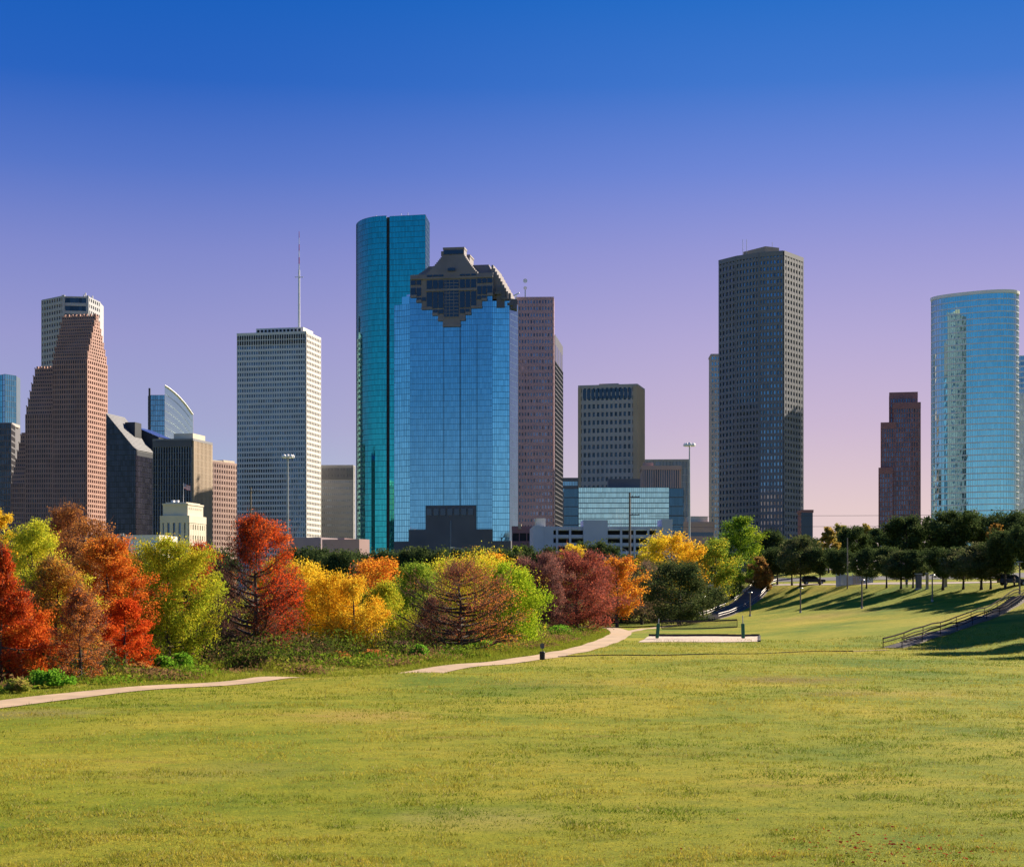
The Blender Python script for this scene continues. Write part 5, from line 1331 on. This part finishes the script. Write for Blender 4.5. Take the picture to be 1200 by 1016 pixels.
 (868, 366, 604, 27, dict(cb=.12, prof='oval', nl=40, nleaf=15000, lw=.24, ll=.38, pal=[(.04, .085, .012), (.08, .15, .014), (.16, .23, .016), (.28, .28, .02)], clump=.18, colf=lambda x, y, z, h, g: h * .7 + .25 * x + .2 * z - .02), 'green_tree', 'tall bright green tree at the top of the wide stairs'),
 (886, 374, 652, 15, dict(cb=.05, prof='oval', nl=26, nleaf=5500, lw=.22, ll=.34, pal=[(.04, .055, .03), (.07, .085, .045), (.11, .11, .06)], clump=.2, twigs=1200, twigcol=TW), 'grey_green_tree', 'dull grey green tree at the right foot of the tall bright green tree'),
]
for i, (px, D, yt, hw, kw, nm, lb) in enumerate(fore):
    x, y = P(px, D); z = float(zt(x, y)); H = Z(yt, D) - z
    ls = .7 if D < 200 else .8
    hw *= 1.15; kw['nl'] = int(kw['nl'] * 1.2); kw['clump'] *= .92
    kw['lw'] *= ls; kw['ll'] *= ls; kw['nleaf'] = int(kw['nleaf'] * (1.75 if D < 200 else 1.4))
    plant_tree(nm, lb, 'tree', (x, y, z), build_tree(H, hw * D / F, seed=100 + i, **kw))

# dark evergreen oaks: five models, copied
oak_models = [build_tree(11, 5.2, cb=.34, prof='dome' if i % 2 else 'vase', nl=34 + 4 * i, nleaf=17000, lw=.24, ll=.34, pal=OAK, clump=.17 + .015 * (i % 3), leaf=OAKLEAF, trunkr=.024, seed=300 + i, rise=.35, bark=BARK) for i in range(6)]
oak_models.append(build_tree(11, 5.2, cb=.34, prof='dome', nl=46, nleaf=16000, lw=.24, ll=.34, pal=OAK[1:] + [(.10, .10, .045), (.13, .12, .05)], clump=.17, leaf=OAKLEAF, trunkr=.026, seed=320, rise=.5, bark=BARK))  # last model mixes in paler leaf tones
def oak(px, yb, yt, hw, label, D=None, mi=None, cat='tree', group=None, name='live_oak'):
    if D is None: g = at_ground(px, yb); x, y, z = g
    else: x, y = P(px, D); z = float(zt(x, y))
    H = Z(yt, y) - z; r = hw * y / F
    mi = random.randrange(6) if mi is None else mi
    t = plant_tree(name, label, cat, (x, y, z), oak_models[mi], group, random.uniform(0, 6.28), (r / 5.2, r / 5.2, H / 11))
    return t
G1 = 'oaks lining the top of the embankment'
for a in ((911, 685.5, 644, 15, 'small dark oak right of the stairs, its crown over the black wall'), (928, 686, 633, 16, 'dark oak whose trunk stands left of the parked blue car'), (938, 687.5, 630, 17, 'dark oak whose trunk stands just in front of the parked blue car'),
          (961, 685.5, 640, 17, 'dark oak standing just right of the parked blue car'), (984, 686, 643, 15, 'dark oak behind the left end of the metal fence'), (1015.5, 689.5, 643, 16, 'dark oak whose trunk crosses the metal fence'),
          (1039, 689, 640, 16, 'dark oak just right of the metal fence'), (1056, 690, 648, 17, 'dark oak left of the person in blue'), (1070, 689, 645, 16, 'dark oak right behind the person in blue'), (1105, 691.5, 638, 22, 'dark oak right of the tan pillar'),
          (1129, 690.5, 642, 18, 'thin trunked dark oak with its crown left of the broad grey green one'), (1150, 691, 636, 25, 'broad grey green oak with paler leaves'), (1161, 690.5, 645, 18, 'dark oak leaning beside the broad grey green oak'), (1178, 690, 625, 21, 'dark oak left of the navy car'), (1204, 690, 618, 24, 'dark oak cut by the right edge of the picture')):
    a = (*a[:2], a[2] + random.uniform(-4, 3), a[3] * random.uniform(1.1, 1.45), a[4]); oak(*a, group=G1, mi=6 if 'grey green' in a[4] or a[0] in (938, 1056) else None)
G2 = 'taller oaks behind the embankment row'
for px, D, yt, hw, lb in ((905, 400, 622, 20, 'tall oak in front of the foot of the faceted tower'), (945, 410, 628, 20, 'tall oak below the rose brick block'), (1000, 420, 618, 20, 'tall oak below the left half of the open gap'), (1030, 430, 620, 20, 'tall oak below the left side of the maroon tower'), (1062, 400, 606, 27, 'tall broad oak below the maroon stepped tower'), (1096, 410, 610, 20, 'tall oak between the maroon tower and the oval tower'), (1120, 395, 598, 30, 'tallest broad oak before the left half of the oval tower'), (1152, 405, 604, 22, 'tall oak before the right half of the oval tower'), (1184, 400, 600, 24, 'tall oak before the right edge of the oval tower'), (1210, 390, 605, 22, 'tall oak cut by the right edge below the pale blue tower')):
    oak(px, 0, yt - 1, hw * 1.2, lb, D=D, group=G2)
for px, D, yt, hw, pal, lb, nm in ((971, 390, 616, 13, [(.16, .12, .03), (.26, .17, .03), (.20, .18, .05)], 'pale orange tree rising above the oaks in the open gap', 'orange_tree'), (985, 430, 613, 14, [(.10, .11, .03), (.16, .15, .04), (.22, .19, .05)], 'olive tree beside the pale orange tree in the gap', 'olive_tree'), (1015, 450, 612, 13, [(.13, .12, .035), (.20, .17, .045), (.30, .22, .04)], 'yellowish olive tree left of the maroon tower', 'olive_tree'), (1168, 380, 612, 13, [(.09, .08, .025), (.18, .10, .025), (.24, .12, .025)], 'autumn orange tree poking out of the oaks before the oval tower', 'orange_tree'), (892, 350, 652, 14, [(.20, .10, .04), (.28, .16, .04), (.10, .10, .04)], 'reddish brown small tree left of the oak row', 'brown_tree')):
    x, y = P(px, D); z = float(zt(x, y))
    plant_tree(nm, lb, 'tree', (x, y, z), build_tree(Z(yt, D) - z, hw * D / F, cb=.15, prof='dome', nl=26, nleaf=6000, lw=.3, ll=.45, pal=pal, clump=.2, seed=int(px)))
G3 = 'dark evergreen trees behind the autumn trees'
for px, D, yt, hw, lb in ((215, 340, 646, 22, 'dark evergreen below the lit side of the cream city hall'), (250, 330, 645, 24, 'dark evergreen just left of the tall red cypress crown'), (345, 350, 643, 22, 'dark evergreen below the left low mauve block'), (372, 345, 641, 24, 'dark evergreen below the notch between the low mauve blocks'), (398, 335, 645, 24, 'dark evergreen below the lit pink end wall'), (424, 350, 648, 22, 'dark evergreen below the left foot of the teal tower'), (452, 345, 646, 22, 'dark evergreen below the right foot of the teal tower'), (480, 340, 642, 23, 'dark evergreen below the left granite base of the blue tower'), (504, 335, 641, 23, 'dark evergreen below the granite base steps, left of the street light'), (530, 345, 645, 22, 'dark evergreen below the middle of the blue tower base'), (556, 350, 644, 22, 'dark evergreen under the right base step of the blue tower'), (594, 345, 642, 22, 'dark evergreen below the dark parking deck'), (618, 350, 640, 21, 'dark evergreen below the left end of the white garage'), (646, 345, 642, 20, 'dark evergreen behind the rose brown round tree'), (700, 350, 634, 20, 'dark evergreen right of the yellow treetop, before the garage decks'), (20, 330, 640, 26, 'dark evergreen behind the trees at the left edge'), (150, 330, 648, 24, 'dark evergreen left of the big yellow green tree'), (735, 380, 652, 20, 'dark evergreen behind the utility pole'), (765, 390, 650, 22, 'dark evergreen behind the thin brownish tree'), (820, 400, 640, 22, 'dark evergreen behind the green and yellow flecked tree')):
    oak(px, 0, yt - 1, hw * 1.3, lb, D=D, group=G3, name='evergreen_tree')
x, y = P(640, 360); 
for px, D, yt, hw, pal, lb, nm in ((606, 345, 636, 13, GREEN_[1:], 'pale green treetop among the dark evergreens left of the garage', 'green_tree'), (700, 330, 655, 20, RUST, 'rust coloured bare tree behind the vivid orange tree', 'rust_tree'), (760, 360, 645, 18, RUST + ROSE[:1], 'rusty tree below the right garage stair block', 'rust_tree'), (336, 330, 652, 14, ROSE, 'greyish rose bare tree behind the golden tree', 'bare_tree'), (430, 300, 655, 24, ROSE, 'mauve bare tree left of the glowing orange tree', 'bare_tree')):
    x, y = P(px, D); z = float(zt(x, y))
    plant_tree(nm, lb, 'tree', (x, y, z), build_tree(Z(yt, D) - z, hw * D / F, cb=.15, prof='dome', nl=26, nleaf=4500, lw=.26, ll=.42, pal=pal, clump=.2, seed=int(px) + 7, twigs=2500 if 'bare' in lb else 0, twigcol=((.15, .09, .08),)))
# trees standing beyond the right edge of the picture; only their shadows fall into it
for x, y, h_, r_ in ((59.8, 176.4, 16, 4), (66, 196, 17, 4.6), (70, 205, 18, 4.8), (74.5, 214, 19, 5), (79, 224, 20, 5), (83, 234, 20, 5.2), (55, 158, 11, 3), (87.5, 244, 19, 5.2)):
    t = plant_tree('live_oak', 'oak beyond the right edge throwing its shadow down the slope', 'tree', (x, y, float(zt(x, y))), oak_models[int(x) % 4], 'oaks beyond the right edge', x, (r_ / 5.2, r_ / 5.2, h_ / 11))

# ------------------------------------------------------------------ shrubs along the bank
def shrub(px, py, yt, hw, pal, label, nm='shrub', n=3500, dense=.3, D=None):
    g = at_ground(px, py); H = Z(yt, g.y) - g.z
    plant_tree(nm, label, 'shrub', g, build_tree(H, hw * g.y / F, cb=.1, prof='dome', nl=22, nleaf=n, lw=.004 * g.y ** .5 * 2.2, ll=.2 if g.y < 200 else .3, pal=pal, clump=dense, seed=int(px) + 40, trunkr=.02))
LG = [(.07, .16, .015), (.11, .24, .02), (.17, .30, .025)]
WILD = [(.10, .13, .02), (.17, .19, .025), (.24, .18, .05), (.20, .12, .06)]
for a in ((55, 806, 788, 20, LG, 'bright green shrub below the bare small cypress, by the path'), (20, 812, 797, 15, WILD, 'weedy shrub under the deep red cypress'), (212, 787, 767, 14, LG, 'bright green shrub at the foot of the big yellow green tree'), (192, 789, 770, 11, LG, 'smaller bright green shrub just left of the one under the yellow green tree'), (163, 792, 779, 15, RUST, 'tawny dry shrub left of the big yellow green tree'), (285, 783, 768, 14, WILD, 'weedy shrub below the tall red cypress trunk'), (318, 778, 766, 16, [(.15, .09, .06), (.20, .12, .07), (.14, .13, .04)], 'brown dry shrub right of the tall red cypress trunk'), (352, 777, 763, 16, [(.17, .10, .07), (.22, .13, .08), (.12, .08, .05)], 'reddish dry shrub under the first golden tree'), (398, 776, 766, 14, RUST, 'rust dry shrub under the last golden tree'), (437, 774, 764, 14, RUST, 'rust dry shrub between golden and green trees'), (470, 771, 752, 18, [(.13, .08, .055), (.18, .11, .07)], 'dark brown dry shrub under the dark shade filler'), (492, 773, 756, 11, LG, 'bright green shrub left of the spreading cypress trunk'), (518, 772, 766, 8, LG, 'tiny green shrub beside the spreading cypress trunk'), (566, 764, 752, 15, LG, 'green shrub right of the spreading cypress trunk'), (597, 759, 745, 16, GREEN_[1:], 'olive green shrub under the lime green tree'), (628, 752, 741, 14, WILD, 'weedy shrub below the rose brown tree'), (655, 747, 735, 14, LG, 'green shrub on the verge left of the bend of the path'), (681, 741, 722, 9, WILD, 'tall weedy shrub at the bend of the path')): shrub(*a)
shrub(727, 729.5, 698, 16, [(.10, .26, .012), (.15, .34, .018), (.22, .38, .025)], 'rounded vivid green shrub beyond the bend of the path', 'round_shrub', 7000)
shrub(707, 730, 702, 14, [(.05, .15, .012), (.09, .23, .018), (.13, .28, .02)], 'darker green shrub left of the rounded vivid one', 'round_shrub', 5000)
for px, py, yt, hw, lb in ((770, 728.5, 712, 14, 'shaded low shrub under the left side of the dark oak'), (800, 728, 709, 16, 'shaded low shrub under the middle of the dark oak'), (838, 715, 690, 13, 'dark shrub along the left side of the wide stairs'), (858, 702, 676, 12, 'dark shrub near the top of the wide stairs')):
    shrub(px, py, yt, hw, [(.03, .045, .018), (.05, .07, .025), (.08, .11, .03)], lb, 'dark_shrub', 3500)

# ------------------------------------------------------------------ grass
def blades(name, X, Y, Zz, ln, wd, lean, cols, seed, kind='stuff'):
    g = np.random.default_rng(seed); n = len(X)
    az = g.random(n) * 6.283; ta = g.random(n) * 6.283
    base = np.stack([X, Y, Zz], 1)
    tip = base + np.stack([np.cos(az) * lean * ln, np.sin(az) * lean * ln, ln * np.sqrt(np.maximum(.05, 1 - lean ** 2))], 1)
    s = np.stack([np.cos(ta) * wd, np.sin(ta) * wd, np.zeros(n)], 1)
    V_ = np.empty((n, 3, 3)); V_[:, 0] = base - s; V_[:, 1] = base + s; V_[:, 2] = tip
    me = np_mesh(name, V_.reshape(-1, 3), np.arange(n * 3).reshape(-1, 3), BLADE, cols)
    return tag(link(bpy.data.objects.new(name, me)), kind=kind)
def patch_noise(x, y):
    return (np.sin(x * .31 + y * .11 + 1) * np.sin(y * .23 - x * .07) + .6 * np.sin(x * .9 + 2.2 * np.sin(y * .33)) * np.sin(y * .7 + 1.3 * np.sin(x * .41)) + .4 * np.sin(x * 2.1 + 1.7 * np.sin(y * 1.3)) * np.sin(y * 1.9 + x * .6)) / 2
def vnoise(x, y, seed, oct=3):
    out = np.zeros_like(x); amp, tot = 1., 0.
    for o in range(oct):
        tab = np.random.default_rng(seed + o).random((256, 256))
        fx, fy = x * 2 ** o, y * 2 ** o; ix, iy = np.floor(fx).astype(int), np.floor(fy).astype(int); u, v = sm(fx - ix), sm(fy - iy)
        t = lambda i, j: tab[(ix + i) % 256, (iy + j) % 256]
        out += amp * ((t(0, 0) * (1 - u) + t(1, 0) * u) * (1 - v) + (t(0, 1) * (1 - u) + t(1, 1) * u) * v); tot += amp; amp *= .55
    return out / tot
g = np.random.default_rng(5)
n = 620000
dd = 30 + (g.random(n) ** 2.0) * 175
xx = (g.random(n) - .5) * (dd * .64)
pa = np.array(PATH)[::2]
dmin = np.full(n, 99.)
for p in pa[(pa[:, 1] < 215)]: dmin = np.minimum(dmin, np.hypot(xx - p[0], dd - p[1]))
big, mid, fine = vnoise(xx / 9, dd / 7, 50), vnoise(xx / 1.6, dd / 1.3, 60), vnoise(xx / .35, dd / .3, 70, 2)
keep = (dmin > 1.62) & (g.random(n) < np.clip(.25 + 2.2 * (mid - .42) + 1.6 * (fine - .45), .12, 1))
xx, dd, big, mid, fine = xx[keep], dd[keep], big[keep], mid[keep], fine[keep]; n = len(xx)
sz = (dd / 45) ** .55
tall = np.clip((mid - .5) * 5 + (fine - .5) * 3, 0, 1.6)
ln = (.03 + (.045 + .07 * tall) * g.random(n)) * sz; wd = (.005 + .010 * g.random(n)) * sz
mixv = np.clip(.5 + 2.6 * (big - .5) + 1.5 * (vnoise(xx / .8, dd / .7, 80, 2) - .5) + .5 * (g.random(n) - .5), 0, 1)[:, None]
cols = np.array([.11, .17, .009]) * (1 - mixv) + np.array([.44, .355, .05]) * mixv
cols *= (.5 + 1.0 * g.random((n, 1)))
straw = (g.random(n) < .10)[:, None]; cols = np.where(straw, np.array([.50, .42, .16]) * (.6 + .6 * g.random((n, 1))), cols)
blades('lawn_grass', xx, dd, zt(xx, dd) - .004, ln, wd, .3 + .6 * g.random(n), cols, 6)
# fallen red leaves near the lower right corner
n = 170; lx = 8.2 + g.normal(size=n) * 1.5; ly = 36.2 + g.normal(size=n) * 1.5
V_ = []
for i in range(n):
    s = .045 * random.uniform(.5, 1.3); a = random.uniform(0, 6.28); z = float(zt(lx[i], ly[i])) + .05
    for k in range(5): V_.append((lx[i] + s * math.cos(a + k * 1.257) * (1 if k % 2 else .7), ly[i] + s * math.sin(a + k * 1.257), z + random.uniform(-.01, .03)))
me = np_mesh('fallen_leaves', np.array(V_), np.arange(n * 5).reshape(-1, 5), LEAF, np.array([(.32, .035, .02)]) * g.uniform(.6, 1.3, (n, 1)))
tag(link(bpy.data.objects.new('fallen_leaves', me)), kind='stuff')
# tall grass and weeds between the path and the trees
pl_ = np.array([p for p in PATH if p[1] < 300]); seg = np.diff(pl_, axis=0); sl_ = np.linalg.norm(seg, axis=1); nrm = np.stack([-seg[:, 1], seg[:, 0]], 1) / sl_[:, None]
n = 150000
i_ = g.choice(len(seg), n, p=sl_ / sl_.sum()); t_ = g.random((n, 1)); off = 1.7 + 15 * g.random(n) ** 1.25
pos = pl_[i_] + seg[i_] * t_ + nrm[i_] * off[:, None]
ok = np.ones(n, bool)
dm = np.full(n, 99.)
for p in pl_[::3]: dm = np.minimum(dm, np.hypot(pos[:, 0] - p[0], pos[:, 1] - p[1]))
ok = dm > 1.65
pos, off = pos[ok], dm[ok]; n = len(pos)
pn = patch_noise(pos[:, 0] * 2.1, pos[:, 1] * 1.3)
hgt = np.where(off < 4.0, .12 + .12 * g.random(n), (.12 + .34 * g.random(n)) * np.clip(.8 + 1.8 * pn, .12, 2.2)) * np.clip(pos[:, 1] / 110, .8, 1.6)
wd = .018 * np.clip(pos[:, 1] / 100, .8, 2)
a_, b_, c_ = np.array([.13, .22, .02]), np.array([.27, .27, .03]), np.array([.22, .13, .055])
u = np.clip(.5 + .8 * pn + .5 * (g.random(n) - .5), 0, 1)[:, None]
cols = a_ * (1 - u) + b_ * u
br = ((off > 5) & (pn < -.1) & (g.random(n) < .65))[:, None]
cols = np.where(br, c_, cols); cols = np.where((off < 4.2)[:, None], np.array([.24, .27, .03]) * (.7 + .6 * g.random((n, 1))), cols) * (.75 + .5 * g.random((n, 1)))
blades('tall_grass', pos[:, 0], pos[:, 1], zt(pos[:, 0], pos[:, 1]) - .02, hgt, wd * (.6 + .8 * g.random(n)), .2 + .5 * g.random(n), cols, 8)

# leafy undergrowth that closes the view between the trunks
n = 2400
i_ = g.choice(len(seg), n, p=sl_ / sl_.sum()); t_ = g.random((n, 1)); off = np.where(np.arange(n) < 900, 4.5 + 9 * g.random(n), 11 + 24 * g.random(n))
cp = pl_[i_] + seg[i_] * t_ + nrm[i_] * off[:, None]
dm = np.full(n, 99.)
for p in pl_[::3]: dm = np.minimum(dm, np.hypot(cp[:, 0] - p[0], cp[:, 1] - p[1]))
kp_ = dm > 3.6; cp = cp[kp_]; dm = dm[kp_]; n = len(cp); low = dm < 10
hh = np.where(low, .25 + .8 * g.random(n) ** 1.5 * np.clip(dm / 7, .5, 1.3), .7 + 1.9 * g.random(n)) * np.clip(cp[:, 1] / 130, .8, 1.5)
pc = np.array([(.05, .07, .018), (.08, .11, .02), (.14, .20, .02), (.10, .15, .02), (.17, .10, .05), (.07, .06, .025)])[g.integers(0, 6, n)]
pl2 = np.array([(.10, .20, .015), (.16, .26, .02), (.13, .18, .02), (.24, .25, .03), (.22, .13, .06), (.27, .17, .07), (.09, .13, .02)])[(np.clip(patch_noise(cp[:, 0] * 1.7, cp[:, 1]) * .5 + .45 + .4 * (g.random(n) - .5), 0, .99) * 7).astype(int)]
pc = np.where(low[:, None], pl2, pc)
K = 90
ci = np.repeat(np.arange(n), K); m_ = n * K
ps = np.stack([cp[ci, 0], cp[ci, 1], zt(cp[ci, 0], cp[ci, 1])], 1) + np.stack([g.normal(size=m_) * .75, g.normal(size=m_) * .75, hh[ci] * g.random(m_) ** .8], 1)
ax = g.normal(size=(m_, 3)); ax /= np.linalg.norm(ax, axis=1)[:, None]; s2 = np.cross(ax, g.normal(size=(m_, 3))); s2 /= np.linalg.norm(s2, axis=1)[:, None]
lw_, ll_ = .035 + .035 * g.random((m_, 1)), .09 + .10 * g.random((m_, 1))
Vq = np.stack([ps - ax * ll_, ps + s2 * lw_, ps + ax * ll_, ps - s2 * lw_], 1)
me = np_mesh('undergrowth', Vq.reshape(-1, 3), np.arange(m_ * 4).reshape(-1, 4), LEAF, pc[ci] * (.7 + .6 * g.random((m_, 1))))
tag(link(bpy.data.objects.new('undergrowth', me)), kind='stuff')

# ------------------------------------------------------------------ sky, sun, camera
w = bpy.data.worlds.new('World'); scene.world = w; w.use_nodes = True
nt = w.node_tree; nt.nodes.clear(); N, L = nt.nodes.new, nt.links.new
out = N('ShaderNodeOutputWorld'); bg = N('ShaderNodeBackground'); L(bg.outputs[0], out.inputs[0])
tc = N('ShaderNodeTexCoord'); sx = N('ShaderNodeSeparateXYZ'); L(tc.outputs['Generated'], sx.inputs[0])
SUN_B, SUN_E = 45.0, 29.0
def skyramp(stops):
    r = N('ShaderNodeValToRGB'); e = r.color_ramp.elements
    while len(e) < len(stops): e.new(.5)
    for q, (p, c) in zip(e, stops): q.position = p; q.color = (*lin(*c), 1)
    L(sx.outputs['Z'], r.inputs[0]); return r.outputs[0]
lf = skyramp([(0, (150, 178, 205)), (.05, (166, 188, 215)), (.098, (162, 166, 207)), (.147, (152, 152, 206)), (.195, (127, 136, 204)), (.24, (84, 116, 200)), (.286, (36, 97, 192)), (.33, (14, 92, 187)), (.6, (14, 84, 178)), (1, (16, 80, 170))])
rt = skyramp([(0, (232, 210, 204)), (.05, (227, 201, 203)), (.098, (203, 182, 209)), (.147, (180, 168, 213)), (.195, (151, 151, 213)), (.24, (110, 134, 214)), (.286, (60, 117, 206)), (.33, (28, 107, 199)), (.6, (18, 92, 186)), (1, (16, 84, 175))])
mr = N('ShaderNodeMapRange'); mr.inputs[1].default_value = -.22; mr.inputs[2].default_value = .2; mr.interpolation_type = 'SMOOTHSTEP'; L(sx.outputs['X'], mr.inputs[0])
mx = N('ShaderNodeMix'); mx.data_type = 'RGBA'; L(mr.outputs[0], mx.inputs[0]); L(lf, mx.inputs[6]); L(rt, mx.inputs[7])
bk = skyramp([(0, (200, 220, 232)), (.05, (168, 204, 228)), (.12, (104, 166, 213)), (.2, (70, 136, 202)), (.33, (34, 102, 188)), (.6, (18, 86, 178)), (1, (16, 80, 170))])
mrb = N('ShaderNodeMapRange'); mrb.inputs[1].default_value = .35; mrb.inputs[2].default_value = -.25; mrb.interpolation_type = 'SMOOTHSTEP'; L(sx.outputs['Y'], mrb.inputs[0])
mxb = N('ShaderNodeMix'); mxb.data_type = 'RGBA'; L(mrb.outputs[0], mxb.inputs[0]); L(mx.outputs[2], mxb.inputs[6]); L(bk, mxb.inputs[7]); mx = mxb
sky = N('ShaderNodeTexSky'); sky.sky_type = 'NISHITA'; sky.sun_disc = False; sky.sun_elevation = R(SUN_E)
sky.sun_rotation = R(90 - SUN_B); sky.dust_density = .6
sc1 = N('ShaderNodeVectorMath'); sc1.operation = 'SCALE'; sc1.inputs['Scale'].default_value = 2 ** -EXPO; L(mx.outputs[2], sc1.inputs[0])
sc2 = N('ShaderNodeVectorMath'); sc2.operation = 'SCALE'; sc2.inputs['Scale'].default_value = .06; L(sky.outputs[0], sc2.inputs[0])
m2 = N('ShaderNodeMix'); m2.data_type = 'RGBA'; m2.inputs[0].default_value = .02; L(sc1.outputs[0], m2.inputs[6]); L(sc2.outputs[0], m2.inputs[7])
# ground bounce below the horizon
lt = N('ShaderNodeMapRange'); lt.inputs[1].default_value = -.02; lt.inputs[2].default_value = .0; L(sx.outputs['Z'], lt.inputs[0])
m3 = N('ShaderNodeMix'); m3.data_type = 'RGBA'; L(lt.outputs[0], m3.inputs[0]); m3.inputs[6].default_value = (.10, .11, .06, 1); L(m2.outputs[2], m3.inputs[7])
L(m3.outputs[2], bg.inputs[0]); bg.inputs[1].default_value = 1.0

sl = bpy.data.lights.new('sun', 'SUN'); sl.energy = 5.0; sl.angle = R(.5); sl.color = (1, .86, .68)
so = link(bpy.data.objects.new('sun', sl))
sd = Vector((math.cos(R(SUN_B)) * math.cos(R(SUN_E)), math.sin(R(SUN_B)) * math.cos(R(SUN_E)), math.sin(R(SUN_E))))
so.rotation_euler = sd.to_track_quat('Z', 'Y').to_euler(); so.location = (60, 40, 60)

cam = bpy.data.cameras.new('camera'); co = link(bpy.data.objects.new('camera', cam)); scene.camera = co
cam.sensor_width = 36; cam.lens = 36 * F / 1200; cam.shift_y = (HY - 508) / 1200.0
co.location = (0, 0, CH); co.rotation_euler = (R(90), 0, 0); cam.clip_start = .5; cam.clip_end = 30000
vs = scene.view_settings; scene.display_settings.display_device = 'sRGB'
vs.view_transform = 'Standard'; vs.look = 'None'; vs.exposure = EXPO; vs.gamma = 1
scene.cycles.max_bounces = 6; scene.cycles.transparent_max_bounces = 4
scene.cycles.use_denoising = True
